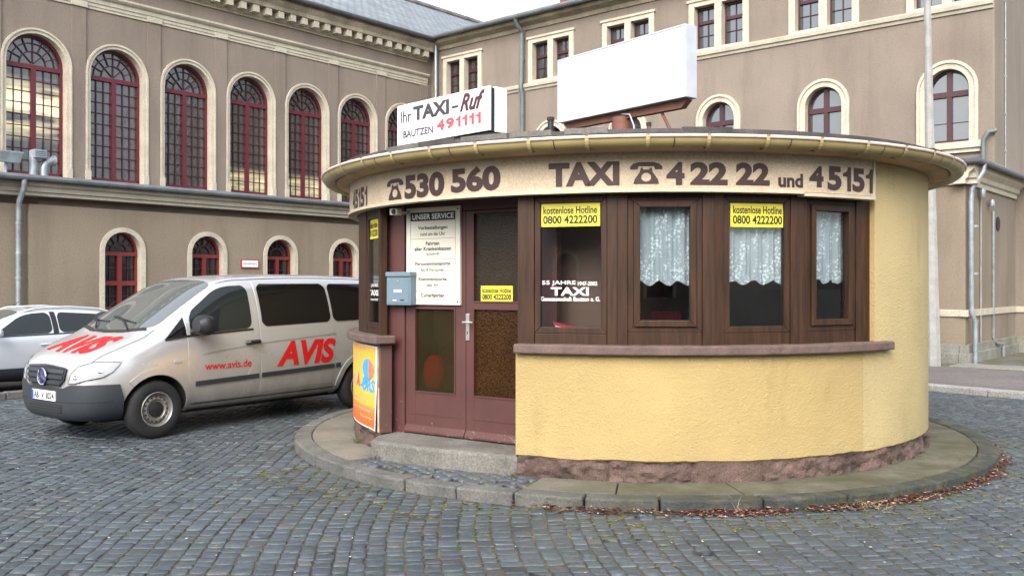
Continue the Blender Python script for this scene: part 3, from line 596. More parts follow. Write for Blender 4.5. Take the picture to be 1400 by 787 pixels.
def wing_pair():
    w2 = 0.82*S; zb, zt = zz(7.60), zz(8.93); fr = MB(); y0, y1 = 0.17, 0.24; pn = MB(); su = MB()
    bt = 0.155*S; pc = 0.10*S; g0 = pc; g1 = w2-bt; za, zc = zb+0.09, zt-0.17*S
    for sx in (-1, 1):
        xa, xb = sorted((sx*g0, sx*g1))
        fr.box(xa, xa+0.05, y0, y1, za, zc); fr.box(xb-0.05, xb, y0, y1, za, zc); fr.box(xa+0.05, xb-0.05, y0+0.002, y1, za, za+0.07); fr.box(xa+0.05, xb-0.05, y0+0.002, y1, zc-0.06, zc)
        zm = za + (zc-za)*0.64; fr.box(xa+0.045, xb-0.045, y0-0.012, y1-0.004, zm-0.045, zm+0.045)
        xm = (xa+xb)/2; fr.box(xm-0.009, xm+0.009, y0+0.02, y0+0.05, za+0.06, zc-0.05, 1); z2 = za+(zm-za)*0.52; fr.box(xa+0.04, xb-0.04, y0+0.022, y0+0.048, z2-0.009, z2+0.009, 1)
        pn.box(xa+0.03, xb-0.03, y0+0.055, y0+0.066, za+0.04, zc-0.03)
        e0, e1 = sorted((sx*(g1-0.003), sx*w2)); su.box(e0, e1, -0.05, 0.18, zb, zt)
    su.box(-pc+0.003, pc-0.003, -0.05, 0.18, zb, zc+0.001); su.box(-g1, g1, -0.048, 0.178, zc-0.002, zt); su.box(-w2-0.05, w2+0.05, -0.085, 0.1, zt-0.06, zt+0.012); su.box(-g1, g1, -0.03, 0.18, zb, za+0.002)
    return fr, pn, su, w2, zb, zt
def window_kit(fn, fm, mm, pane_m, sur_m):
    fr, pn, su, hw, zb, zs = fn(); kit = []
    for mb, m in ((fr, [fm, mm]), (pn, pane_m), (su, sur_m)):
        ob = mb.build('kit', m); kit.append(ob.data); C.objects.unlink(ob); bpy.data.objects.remove(ob)
    return kit, hw, zb, zs
def set_window(kit, parent, M, pane_m=None):
    f = link('window', kit[0], parent, M); p = link('pane', kit[1], f, M); link('surround', kit[2], f, M)
    if pane_m: p.material_slots[0].link = 'OBJECT'; p.material_slots[0].material = pane_m
    return f

# ------------------------------------------------------------ station hall (left) with its low aisle
OC = Vector((-2.57*S, 29.35*S))
H = Frame(OC, NH); Wg = Frame(OC, NL)
hall = thing('station_hall', 'brown station hall with tall arched red windows and slate roof behind the silver van', 'building', (-6.5, 25.0, 0))
kit, hw, zb, zs = window_kit(tall_window, MT['red'], MT['muntin'], MT['pane'], MT['cream'])
sx_ = [S*(12.14-1.81*k)-0.04 for k in range(-1, 7)]
wall = holed([(-17.6, 0), (0.0, 0), (0.0, zz(9.45)), (-17.6, zz(9.45))], [[(q[0]-s, q[1]) for q in arch_path(hw+0.06, zb+0.002, zs)] for s in sx_], 0.35)
wall.build('wall', MT['plaster'], hall, H.M())
for i, s in enumerate(sx_): set_window(kit, hall, H.M(-s), MT['pane_glow'] if i in (0, 1) else MT['pane_glow_low'] if i in (4, 5) else None)
pl = MB()
for i in range(len(sx_)+1):
    s = sx_[0] + S*0.905 - S*1.81*i
    if s > 0.2: pl.box(-s-0.19, -s+0.19, -0.035, 0.1, zz(3.3), zz(8.07)+0.01)
pl.build('pilaster_strips', MT['plaster'], hall, H.M())
z0, z1 = zz(8.07), zz(8.42)
ar = MB(); ar.prism([(0.1,z0),(-0.03,z0),(-0.03,z0+0.07),(-0.05,z0+0.075),(-0.05,z0+0.16),(-0.075,z0+0.165),(-0.075,z0+0.27),(-0.13,z0+0.3),(-0.17,z1-0.05),(-0.17,z1),(0.1,z1)], lambda p, d: (d, p[0], p[1]), -17.5, -0.25)
for i in range(len(sx_)+1):
    s = sx_[0] + S*0.905 - S*1.81*i
    if s > 0.4: ar.box(-s-0.21, -s+0.21, -0.075, 0.08, z0-0.001, z0+0.15)
ar.build('entablature', MT['cream'], hall, H.M())
z0 = zz(8.80)
molding(hall, 'cornice', H.M(), -17.5, -0.25, [(0.1,z0),(-0.05,z0),(-0.05,z0+0.05),(-0.10,z0+0.09),(-0.10,z0+0.33),(-0.36,z0+0.34),(-0.36,z0+0.46),(-0.44,z0+0.58),(-0.44,zz(9.42)),(0.1,zz(9.42))], MT['cream_dirty'])
mo = MB(); s = 0.55
while s < 17: mo.box(-s-0.10, -s+0.10, -0.33, -0.06, z0+0.13, z0+0.338); s += 0.44
mo.build('modillions', MT['cream'], hall, H.M())
def roof_slab(name, parent, F, x0, x1, ya, za, yb, zb_, m, t=0.08):
    me = bpy.data.meshes.new(name); P = [F.P(x0,ya,za), F.P(x1,ya,za), F.P(x1,yb,zb_), F.P(x0,yb,zb_)]
    P += [q - Vector((0,0,t)) for q in P]; L = math.hypot(yb-ya, zb_-za)
    me.from_pydata(P, [], [(0,1,2,3),(7,6,5,4),(0,4,5,1),(1,5,6,2),(2,6,7,3),(3,7,4,0)]); uv = me.uv_layers.new(name='UVMap')
    for i, q in enumerate(((x0,0),(x1,0),(x1,L),(x0,L))): uv.data[i].uv = q
    me.materials.append(m); return place(bpy.data.objects.new(name, me), parent)
roof = roof_slab('roof', hall, H, -18, 14, -0.56, zz(9.48), 6.0*S, zz(13.1), MT['slate'])
rg = MB(); x = -18
while x < 14: a = H.P(x, 6*S, zz(13.1)+0.03); b2 = H.P(x+0.39, 6*S, zz(13.1)+0.05); rg.tube([a, b2], 0.14, 8); x += 0.4
rg.build('ridge_tiles', mat('ridge_tile', (0.14,0.13,0.125), 0.8, 0.5, 1.4), roof)
gt = MB(); gt.tube([H.P(-18,-0.56,zz(9.45)), H.P(0.1,-0.56,zz(9.45))], 0.075, 10); gt.build('gutter', MT['lead'], roof)
bk = MB(); bk.prism([(0.35,0),(10*S,0),(10*S,zz(9.3)),(6*S,zz(13.0)),(0.35,zz(9.6))], lambda p, d: tuple(H.P(d, p[0], p[1])), -17.6, 14); bk.build('rear_mass', MT['plaster'], hall)

AO = -4.28                                     # the aisle stands this far in front of the hall wall
kit2, hw2, zb2, zs2 = window_kit(low_window, MT['red2'], MT['muntin'], MT['pane_dk'], MT['cream'])
ax = [H.at(px, AO)[0] for px in (168, 284, 383, 471)]; stp = (ax[3]-ax[0])/3; ax = [ax[0]+stp*k for k in range(4)]
xl = H.at(40, AO)[0]; ZA = 3.40
aw = holed([(xl, 0), (0.0, 0), (0.0, ZA), (xl, ZA)], [[(q[0]+x, q[1]) for q in arch_path(hw2+0.05, zb2+0.0, zs2)] for x in ax], 0.35)
aw.build('wall', MT['plaster_low'], hall, H.M(0, AO))
a2 = MB(); a2.box(-19, xl-0.001, 0.14, 0.5, 0, ZA); a2.build('wall', MT['plaster_low'], hall, H.M(0, AO))
for x in ax: set_window(kit2, hall, H.M(x, AO))
zg = H.z(36.8, 243, AO); zc = H.z(40, 267, AO)
for x0, x1, dy in ((xl-0.08, 0.05, 0.0), (-19, xl-0.081, 0.14)):
    molding(hall, 'cornice', H.M(0, AO+dy), x0, x1, [(0.3,zc),(-0.04,zc),(-0.04,zc+0.06),(-0.09,zc+0.08),(-0.09,zc+0.16),(-0.16,zc+0.20),(-0.16,zg-0.08),(0.3,zg-0.08)], MT['cream'])
ar_ = roof_slab('roof', hall, H, -19, 0.1, AO-0.28, zg-0.0, -0.0, zg+0.35, MT['zinc'], 0.06)
gt = MB(); gt.tube([H.P(-19,AO-0.27,zg-0.02), H.P(0.1,AO-0.27,zg-0.02)], 0.065, 10); gt.build('gutter', MT['zinc'], ar_)
bx = MB(); bx.prism([(0.3,0),(4.2,0),(4.2,zg+0.2),(0.3,zg-0.08)], lambda p, d: tuple(H.P(d, AO+p[0], p[1])), xl+0.3, -0.02); bx.build('rear_mass', MT['plaster'], hall)
def downpipe(parent, pts, r, m, clips=()):
    mb = MB(); mb.tube(pts, r, 12); o = mb.build('downpipe', m, parent, smooth=True)
    for z in clips:
        c_ = MB(); q = pts[-1]; c_.lathe([(r+0.001,-0.02),(r+0.012,-0.02),(r+0.012,0.02),(r+0.001,0.02)], 14, (q[0], q[1], z)); c_.build('pipe_clip', m, o)
    return o
xd_ = H.at(26, AO)[0]
p = H.P(xd_, AO+0.02, 0)
downpipe(hall, [H.P(xd_,AO-0.26,zg-0.06), H.P(xd_,AO-0.26,zg-0.2), H.P(xd_,AO-0.02,zc-0.12), H.P(xd_,AO+0.02,zc-0.25), (p.x,p.y,0.02)], 0.055, MT['galv'], (1.0,1.9,2.4,3.0))
xc = -0.18
downpipe(hall, [H.P(xc,-0.4,zz(9.5)), H.P(xc,-0.4,4.2)], 0.06, MT['white'] if False else MT['galv'], (6.5, 9.0))

# ------------------------------------------------------------ station wing (right)
wing = thing('station_wing', 'brown plastered two-storey wing with paired cream windows rising behind the round yellow kiosk', 'building', (5.0, 27.0, 0))
kp_, hwp, zbp, ztp = window_kit(wing_pair, MT['darkred'], MT['muntin'], MT['pane_mod'], MT['cream'])
ka, hwa, zba, zsa = window_kit(wing_arch, MT['darkred'], MT['muntin'], MT['pane_mod'], MT['cream'])
up = [S*u for u in (1.37, 4.84, 7.45, 10.11, 12.76, 15.42)]
XW = S*16.29
holes = [[(u-hwp+0.1, zbp+0.02), (u+hwp-0.1, zbp+0.02), (u+hwp-0.1, ztp-0.05), (u-hwp+0.1, ztp-0.05)] for u in up] + [[(q[0]+u, q[1]) for q in arch_path(hwa+0.1, zba+0.002, zsa)] for u in up]
holed([(0, 0), (XW, 0), (XW, zz(9.3)), (0, zz(9.3))], holes, 0.35).build('wall', MT['plaster'], wing, Wg.M())
for i, u in enumerate(up):
    set_window(kp_, wing, Wg.M(u), MT['pane'] if i < 2 else None); set_window(ka, wing, Wg.M(u), MT['pane_dk'] if i < 2 else None)
z0, z1 = zz(7.42), zz(7.60)
molding(wing, 'string_course', Wg.M(), 0.3, XW+0.02, [(0.1,z0),(-0.04,z0),(-0.06,z0+0.07),(-0.11,z0+0.09),(-0.13,z1-0.03),(-0.13,z1),(0.1,z1)], MT['cream'])
z0, z1 = zz(9.17), zz(9.5)
molding(wing, 'cornice', Wg.M(), 0.0, XW+0.3, [(0.1,z0),(-0.05,z0),(-0.08,z0+0.12),(-0.30,z0+0.2),(-0.36,z1-0.08),(-0.36,z1),(0.1,z1)], MT['cream_dirty'])
wr = roof_slab('roof', wing, Wg, -0.5, XW+0.4, -0.5, zz(9.53), 9.0, zz(9.53)+1.15, MT['slate'])
gt = MB(); gt.tube([Wg.P(-0.2,-0.5,zz(9.5)), Wg.P(XW+0.4,-0.5,zz(9.5))], 0.08, 10); gt.build('gutter', MT['zinc'], wr)
xg = Wg.at(717)[0]
downpipe(wing, [Wg.P(xg,-0.48,zz(9.48)), Wg.P(xg,-0.40,zz(9.3)), Wg.P(xg,-0.12,zz(9.1)), Wg.P(xg,-0.16,zz(7.7)), Wg.P(xg,-0.2,zz(7.55)), Wg.P(xg,-0.12,zz(7.3)), Wg.P(xg,-0.12,0.05)], 0.075, MT['patina'], (5.0, 6.6, zz(8.3)))
lz = MB(); lz.box(xg-0.22, xg+0.05, -0.05, 0.1, zz(3), zz(9.17)); lz.build('pilaster', MT['plaster'], wing, Wg.M())
ch = MB(); c0 = Wg.at(800, 5.0)[0]; ch.box(c0-0.9, c0+0.6, 4.6, 5.6, zz(9.6), zz(11.6)); ch.box(c0-0.97, c0+0.67, 4.53, 5.67, zz(11.6), zz(11.75)); ch.build('chimney', MT['brick'], wr, Wg.M())
We = Frame(Wg.P(XW, 0, 0), NH)
we = MB(); we.box(0.001, 9, -0.0, 0.35, 0, zz(9.3)); we.build('wall', MT['plaster_pale'], wing, We.M(0, -0.04))
ze = We.z(1358, 231); molding(wing, 'string_course', We.M(0,-0.04), -0.03, 9, [(0.1,ze-0.16),(-0.05,ze-0.16),(-0.07,ze-0.06),(-0.14,ze-0.04),(-0.14,ze+0.03),(-0.02,ze+0.12),(0.1,ze+0.12)], MT['cream'])
cb = MB(); xcb = We.at(1371)[0]; cb.tube([We.P(xcb,-0.06,zz(9)), We.P(xcb,-0.06,ze+0.1)], 0.012, 6)
for z in np.arange(ze+0.5, zz(9), 0.9): cb.tube([We.P(xcb,-0.03,z), We.P(xcb,-0.08,z)], 0.03, 6)
cb.build('lightning_conductor', MT['galv'], wing)
xq = Wg.at(1347)[0]; zq1 = Wg.z(1347, 183); zq0 = Wg.z(1347, 226)
ov = MB(); ov.tube([Wg.P(xq+0.25,-0.05,zq1+0.05), Wg.P(xq+0.1,-0.14,zq1+0.02), Wg.P(xq,-0.16,zq1-0.15), Wg.P(xq,-0.16,zq0-0.4)], 0.052, 10); ov.build('overflow_pipe', MT['patina'], wing, smooth=True)
rm = MB(); rm.box(0.2, XW-0.05, 0.36, 9, 0, zz(9.45)); rm.build('rear_mass', MT['plaster'], wing, Wg.M())

# ------------------------------------------------------------ low annex at the right edge
AC = Vector((9.57, 19.4)); AF = Frame(AC, NL); AR = Frame(AC, NH)
annex = thing('station_annex', 'low brown annex with cream cornice and grey downpipe beyond the right side of the kiosk', 'building', (AC.x, AC.y, 0.098))
zt = 4.36; LA = 4.55
bxm = MB(); 
for (x0, x1, y0, y1) in ((-3.2, 0, 0, 0.3),): bxm.box(x0, x1, y0, y1, 0, zt-0.1)
bxm.build('wall', MT['plaster_low'], annex, AF.M()); b3 = MB(); b3.box(0.001, LA, 0.0, 0.3, 0, zt-0.1); b3.build('wall', MT['plaster_low'], annex, AR.M(0, -0.003))
AB = Frame(AR.P(LA, 0, 0), NL); b4 = MB(); b4.box(-0.3, 9, 0, 0.3, 0, zt-0.1); b4.build('wall', MT['plaster_pale'], annex, AB.M())
def z19(y): return EYE + (HOR-y)/FPX*19.4
prof = [(0.2,z19(252)),(-0.05,z19(252)),(-0.05,z19(246)),(-0.10,z19(244)),(-0.12,z19(238)),(-0.22,z19(232)),(-0.24,z19(225)),(0.2,z19(225))]
molding(annex, 'cornice', AF.M(), -3.2, 0.24, prof, MT['cream']); molding(annex, 'cornice', AR.M(0,-0.006), -0.23, LA-0.05, prof, MT['cream'])
for F_, x0, x1 in ((AF, -3.2, 0.03), (AR, -0.027, LA), (AB, 0.0, 9)):
    dy = -0.003 if F_ is AR else 0
    for nm, za, zb_, o_, m_ in (('string_course', z19(433), z19(423.5), 0.035, 'cream'), ('plinth', -0.02, z19(471), 0.05, 'plinthstone'), ('plinth_step', -0.02, z19(483), 0.10, 'plinthstone')):
        q = MB(); q.box(x0-(o_ if F_ is not AB else 0), x1+(o_-0.004 if F_ is AF else 0), -o_, 0.1, za, zb_); q.build(nm, MT[m_], annex, F_.M(0, dy), bevel=0.01)
ro = MB(); P4 = [AF.P(-3.4,-0.34,zt), AF.P(0.36,-0.34,zt), AR.P(LA+0.2,-0.36,zt), AR.P(LA+0.2,3.2,zt)]; hi = [AF.P(-3.4,3,zt+0.4), AF.P(-0.6,2.6,zt+0.4)]
ro.add([P4[0],P4[1],P4[2],P4[3],hi[0],hi[1]] + [q-Vector((0,0,0.06)) for q in (P4[0],P4[1],P4[2])], [(0,1,5,4),(1,2,3,5),(0,6,7,1),(1,7,8,2)])
rf = ro.build('roof', MT['lead'], annex)
gt = MB(); gt.tube([AF.P(-3.4,-0.33,zt-0.03), AF.P(0.33,-0.33,zt-0.03), AR.P(LA,-0.36,zt-0.03)], 0.065, 10); gt.build('gutter', MT['lead'], rf)
xp = AR.at(1328, -0.1)[0]
downpipe(annex, [AR.P(xp+0.05,-0.33,zt-0.05), AR.P(xp+0.03,-0.33,zt-0.2), AR.P(xp-0.02,-0.12,z19(258)), AR.P(xp-0.02,-0.10,z19(275)), AR.P(xp,-0.10,z19(425)), AR.P(xp+0.06,-0.16,z19(440)), AR.P(xp+0.06,-0.16,0.1)], 0.052, MT['galv'], (1.0, 2.0, 3.0))
cd_ = MB(); x = AR.at(1339, 0)[0]; cd_.tube([AR.P(x,-0.03,z19(262)), AR.P(x,-0.03,z19(480))], 0.018, 6); cd_.build('conduit', MT['concrete_pole'], annex)
cd_ = MB(); x = AR.at(1356, 0)[0]; x2 = AR.at(1369, -0.1)[0]; zc_ = EYE-(462-HOR)/FPX*21
cd_.tube([AR.P(x,-0.03,z19(280)), AR.P(x,-0.03,zc_), AR.P(x+0.1,-0.08,zc_-0.12), AR.P(x2,-0.14,zc_-0.16), AR.P(x2,-0.14,0.1)], 0.03, 8); cd_.build('conduit', MT['galv'], annex, smooth=True)
for px, ya, yb, r_ in ((1343, 258, 270, 0.07), (1356, 273, 282, 0.06)):
    t_, d_ = AR.at(px, -0.1); q = MB(); za, zb_ = (EYE+(HOR-y)/FPX*d_ for y in (yb, ya)); pp = AR.P(t_, -0.1, 0)
    q.lathe([(0,za),(r_*0.9,za),(r_,za+0.03),(r_,zb_-0.03),(r_*0.8,zb_),(0,zb_)], 14, (pp.x,pp.y,0)); q.build('vent_cap', MT['galv'], annex, smooth=True)
q = MB(); t_, d_ = AR.at(1363, 0); q.lathe([(0,-0.02),(0.16,-0.02),(0.16,0.01)], 16, (t_, -0.01, EYE+(HOR-306)/FPX*d_), 'Y'); q.build('wall_hole', MT['black'], annex, AR.M(0,-0.004))
bxi = MB(); bxi.box(-3.15, -0.02, 0.31, 2.4, 0, zt-0.15); bxi.build('rear_mass', MT['plaster'], annex, AF.M())

lp = thing('lamp_pole', 'tall tapering grey concrete pole standing just beyond the right edge of the kiosk', 'pole', (8.69, 18.95, 0.098))
q = MB(); q.lathe([(0.155,0.06),(0.155,0.5),(0.145,0.9),(0.138,1.4),(0.10,4.6),(0.083,6.1),(0.06,9.6),(0,9.6)], 8, (8.69,18.95,0)); q.v = [(v[0]-0.016*v[2], v[1], v[2]) for v in q.v]; q.build('shaft', MT['concrete_pole'], lp, bevel=0.01)
q = MB(); q.tube([(8.54,18.95,9.5),(8.53,18.95,10.0),(8.2,18.6,10.3),(7.6,17.9,10.45)], 0.05, 8); arm = q.build('lamp_arm', MT['galv'], lp); q = MB(); q.tube([(7.7,18.0,10.42),(7.1,17.45,10.48)], [0.1,0.13], 10); q.build('lamp_head', MT['galv'], arm)

# small things on the aisle: sign, floodlight, vents
sx = H.at(341, AO)[0]; zsn = H.z(341, 360.5, AO); sg = thing('wall_sign', 'small white wall plate with red border between two arched ground-floor windows', 'sign', tuple(H.P(sx, AO-0.02, zsn-0.09)))
hwid = (H.at(353, AO)[0]-H.at(329, AO)[0])/2
q = MB(); q.box(sx-hwid, sx+hwid, -0.03, 0.0, zsn-0.105, zsn+0.105); q.build('plate', plain('crimson_border', (0.35,0.02,0.05)), sg, H.M(0, AO))
q = MB(); q.box(sx-hwid+0.025, sx+hwid-0.025, -0.034, -0.01, zsn-0.08, zsn+0.08); q.build('face', MT['white'], sg, H.M(0, AO))
q = MB(); flat_text(q, text_fit('Güterabfertigung', sx-hwid+0.05, sx+hwid-0.05, zsn-0.04, zsn+0.045, 0.01), -0.037); q.build('lettering', plain('pale_blue_ink', (0.3,0.36,0.45)), sg, H.M(0, AO))
def roofz(y): return zg + 0.35*(y-AO+0.28)/(-AO+0.28)
yv = AO+0.35; xv = H.at(50, yv)[0]
vt = thing('vent_pipe', 'grey vent pipe with square louvred cap on the aisle roof at the left edge', 'pipe', tuple(H.P(xv-0.05, yv, roofz(yv))))
zc_ = H.z(50, 213, yv)
q = MB(); q.tube([H.P(xv-0.06,yv,roofz(yv)-0.05), H.P(xv-0.06,yv,zc_)], 0.085, 12); q.build('pipe', MT['galv'], vt, smooth=True)
q = MB(); q.box(xv-0.10, xv+0.16, yv-0.13, yv+0.13, zc_-0.06, zc_+0.12)
for k in range(4): q.box(xv-0.08, xv+0.14, yv-0.145, yv-0.128, zc_-0.045+k*0.04, zc_-0.022+k*0.04)
q.build('cap', MT['galv'], vt, H.M(), bevel=0.01)
xv2 = H.at(60, yv)[0]; ve = thing('vent_elbow', 'grey bent vent pipe opening to the right beside the louvred vent', 'pipe', tuple(H.P(xv2, yv, roofz(yv))))
ze_ = H.z(66, 220, yv); xe = H.at(73, yv)[0]
q = MB(); q.tube([H.P(xv2,yv,roofz(yv)-0.05), H.P(xv2,yv,ze_-0.16), H.P(xv2+0.04,yv,ze_-0.05), H.P(xv2+0.14,yv,ze_), H.P(xe,yv,ze_+0.01)], 0.085, 12); q.build('pipe', MT['galv'], ve, smooth=True)
q = MB(); q.tube([H.P(xe-0.02,yv,ze_+0.01), H.P(xe+0.03,yv,ze_+0.01)], 0.115, 12); q.build('flange', MT['galv'], ve)
xf = H.at(8, yv)[0]; zf = H.z(8, 215, yv); fl = thing('floodlight', 'grey boxy floodlight on a bracket at the left end of the aisle roof', 'floodlight', tuple(H.P(xf, yv, roofz(yv))))
q = MB(); q.hexa([(xf-0.34,yv-0.12,zf-0.12),(xf+0.24,yv-0.12,zf-0.12),(xf+0.24,yv+0.16,zf-0.05),(xf-0.34,yv+0.16,zf-0.05),(xf-0.4,yv-0.16,zf+0.12),(xf+0.3,yv-0.16,zf+0.12),(xf+0.3,yv+0.16,zf+0.15),(xf-0.4,yv+0.16,zf+0.15)]); q.build('housing', MT['galv'], fl, H.M(), bevel=0.02)
q = MB(); q.tube([H.P(xf,yv,roofz(yv)-0.02), H.P(xf,yv,zf-0.08)], 0.03, 8); q.build('bracket', MT['galv'], fl)

# ------------------------------------------------------------ the house across the square (seen mirrored in the panes)
OH = Frame((16, -24), (-1, 0.06)); oh = thing('opposite_house', 'plain rendered house across the square mirrored in the kiosk panes', 'building', (0, -24, 0))
ow = [(x, z) for x in np.arange(2.5, 34, 3.1) for z in (1.2, 4.6)]
holed([(0,0),(36,0),(36,8.2),(0,8.2)], [[(q[0]+x, q[1]+z) for q in arch_path(0.62, 0, 1.5)] for x, z in ow], 0.3).build('wall', MT['plaster'], oh, OH.M())
ofr = MB(); arch_band(ofr, 0.55, 0.70, 0, 1.5, -0.05, 0.15); arch_band(ofr, 0.5, 0.56, 0, 1.5, 0.1, 0.2, 1); ofr.box(-0.04, 0.04, 0.1, 0.2, 0, 2.0, 1); ofr.box(-0.5, 0.5, 0.1, 0.198, 1.35, 1.45, 1)
k_ = ofr.build('kit', [MT['cream'], MT['darkred']]); me_ = k_.data; C.objects.unlink(k_); bpy.data.objects.remove(k_)
pq = arch_pane(0.55, 0.02, 1.5, 0.16); k_ = pq.build('kit', MT['pane_dk']); mp_ = k_.data; C.objects.unlink(k_); bpy.data.objects.remove(k_)
for x, z in ow: f_ = link('window', me_, oh, OH.M(x, 0, z)); link('pane', mp_, f_, OH.M(x, 0, z))
mb = MB(); mb.box(-0.3, 36.3, -0.3, 0.2, 8.2, 8.6); mb.build('cornice', MT['cream_dirty'], oh, OH.M()); mb = MB(); mb.hexa([(-0.3,-0.3,8.6),(36.3,-0.3,8.6),(36.3,9,8.6),(-0.3,9,8.6),(-0.3,4,11.5),(36.3,4,11.5),(36.3,5,11.5),(-0.3,5,11.5)]); mb.build('roof', MT['slate'], oh, OH.M())
# ------------------------------------------------------------ the taxi kiosk
from mathutils import noise as mn
kiosk = thing('taxi_kiosk', 'round yellow stucco taxi kiosk with brown windows and cream lettered fascia on a paved island', 'kiosk', (KX, KY, ZP))
def arcv(name, blocks, m, parent=kiosk, bevel=0, **kw):
    mb = MB()
    for b_ in blocks: arc_block(mb, *b_, **kw)
    return mb.build(name, m, parent, bevel=bevel, smooth=True)
PL, PR = phi_at(519, 3.24), phi_at(705, 3.24)          # opening of the doorway
PWR = phi_at(1196, 3.24); PPAINT = phi_at(1180, 3.24); PB = R(-93)
ZW0, ZS0, ZS1, ZTOP = 0.265, 1.165, 1.245, 2.87
def stucco_wall(name, p0, p1, z0, z1, m, ragged=True):
    mb = MB(); k = max(2, int(abs(p1-p0)/R(0.8))); vs = []; fs = []
    for i in range(k+1):
        p = p0 + (p1-p0)*i/k; zb_ = z0 + (0.014*mn.noise((p*9, 3, 0)) + 0.008*mn.noise((p*40, 1, 0)) if ragged else 0)
        vs += [kp(p, 3.22, zb_-0.004), kp(p, 3.24, zb_+0.012), kp(p, 3.24, z1), kp(p, 2.95, z1), kp(p, 2.95, z0)]
    for i in range(k):
        a = i*5; fs += [(a+q, a+(q+1) % 5, a+5+(q+1) % 5, a+5+q) for q in range(5)]
    fs += [(0,1,2,3,4), (k*5+4,k*5+3,k*5+2,k*5+1,k*5)]
    mb.add(vs, fs); return mb.build(name, m, kiosk, smooth=True)
stucco_wall('wall', PR, PPAINT, ZW0, ZS0+0.01, MT['yellow'])
stucco_wall('wall', PPAINT+R(0.02), PWR, ZW0, ZS0+0.01, MT['yellow2'])
stucco_wall('wall', PWR+R(0.02), 2*math.pi + PB, ZW0, ZTOP, MT['yellow2'])
arcv('door_pier', [(PB, PL, 3.10, 3.24, ZW0, ZS0)], MT['mauve'], bevel=0.01)
# rough porphyry base
mb = MB(); k = 1000; nz = 12; vs = []; fs = []; p0, p1 = PR, 2*math.pi + PL
edges = [p0]
while edges[-1] < p1: edges.append(edges[-1] + (0.55 + 0.5*random.random())/3.24)
for i in range(k+1):
    p = p0 + (p1-p0)*i/k; j = min(abs(p-e) for e in edges)*3.24; jt = -0.03*max(0, 1-j/0.016); blk = int(np.searchsorted(edges, p)); smooth_blk = 0.35 if blk % 5 == 3 else 1.0
    for q in range(nz):
        z = 0.06 + (0.285-0.06)*q/(nz-1); s3 = (p*3.24, z, blk*2.7)
        d = smooth_blk*(0.030*mn.noise((s3[0]*5, s3[1]*8, s3[2])) + 0.026*mn.noise((s3[0]*13, s3[1]*20, s3[2])) + 0.014*mn.noise((s3[0]*34, s3[1]*44, 2)))
        d += 0.008*(1-q/(nz-1)) - (0.03 if q == nz-1 else 0); vs.append(kp(p, 3.228 + d + jt, z))
for i in range(k):
    for q in range(nz-1): a = i*nz+q; fs.append((a, a+1, a+nz+1, a+nz))
mb.add(vs, fs); mb.build('plinth', MT['porphyry'], kiosk, smooth=True)
SR = 3.315
rs = MB(); arc_block(rs, phi_at(701, SR), phi_at(1224, SR), 3.0, SR, ZS0, ZS1, R(1.2), 0.004); rs.build('window_sill', MT['sill'], kiosk, bevel=0.014)
rs = MB(); arc_block(rs, PB, phi_at(513.5, SR), 3.09, SR, ZS0, ZS1, R(1.2), 0.004); rs.build('window_sill', MT['sill'], kiosk, bevel=0.014)

# windows: flat facets between the posts
def ring(mb, x0, x1, z0, z1, wd, y0, y1, m=0, wb=None):
    wb = wb or wd; o = [(x0,z0),(x1,z0),(x1,z1),(x0,z1)]; i_ = [(x0+wd,z0+wb),(x1-wd,z0+wb),(x1-wd,z1-wd),(x0+wd,z1-wd)]; e = 0.0012
    for k in range(4):
        a, b2, c, d = o[k], o[(k+1) % 4], i_[(k+1) % 4], i_[k]; q = [a, b2, c, d]
        if k in (0, 2): q = [(a[0]+(e if k == 0 else -e), a[1]), (b2[0]+(-e if k == 0 else e), b2[1]), (c[0]+(-e if k == 0 else e), c[1]), (d[0]+(e if k == 0 else -e), d[1])]
        mb.prism(q, lambda p, dd: (p[0], dd, p[1]), y0, y1, m)
FR = 3.188
def facet(p0, p1): a, b2 = kp(p0, FR, 0), kp(p1, FR, 0); return Frame((a.x, a.y), (b2.x-a.x, b2.y-a.y)), (b2-a).length
ZH = 2.57
def kiosk_window(p0, p1, gl, gr, zt, zb_, sash=False, lower=True):
    F, L = facet(p0, p1); x0, x1 = F.at(gl)[0], F.at(gr)[0]; wd = 0.052; f = MB(); ws = 0.05 if sash else 0.0
    a0, a1, c0, c1 = x0-wd-ws, x1+wd+ws, zb_-wd-ws, zt+wd+ws*0.8
    f.box(0, a0-0.002, -0.006, 0.07, ZS1-0.01, ZH); f.box(a1+0.002, L, -0.006, 0.07, ZS1-0.01, ZH)
    f.box(a0, a1, 0.0, 0.07, c1+0.002, ZH); f.box(a0+0.001, a1-0.001, 0.004, 0.07, ZS1-0.01, c0-0.002)
    ring(f, a0, a1, c0, c1, wd if not sash else ws, 0.004, 0.068)
    if sash: ring(f, x0-wd, x1+wd, zb_-wd, zt+wd, wd, -0.018, 0.062)
    w_ = f.build('window', MT['wood'], kiosk, F.M(), bevel=0.004)
    g = MB(); ring(g, x0-0.004, x1+0.004, zb_-0.004, zt+0.004, 0.007, 0.018, 0.03); g.build('gasket', MT['gasket'], w_, F.M())
    g = MB(); g.box(x0-0.003, x1+0.003, 0.030, 0.036, zb_-0.003, zt+0.003); g.build('pane', MT['glass'], w_, F.M())
    if sash:
        g = MB()
        for xx in (x0+(x1-x0)*0.2, x0+(x1-x0)*0.8): g.box(xx-0.016, xx+0.016, 0.0015, 0.03, c0-0.022, c0-0.012)
        g.build('drain_cap', MT['black'], w_, F.M())
    return w_, F, (x0, x1, zb_, zt)
edges_px = [708, 844, 976, 1098, 1193]; ep = [phi_at(p, FR) for p in edges_px]
def zat(F, px, y): return F.z(px, y)
win = []
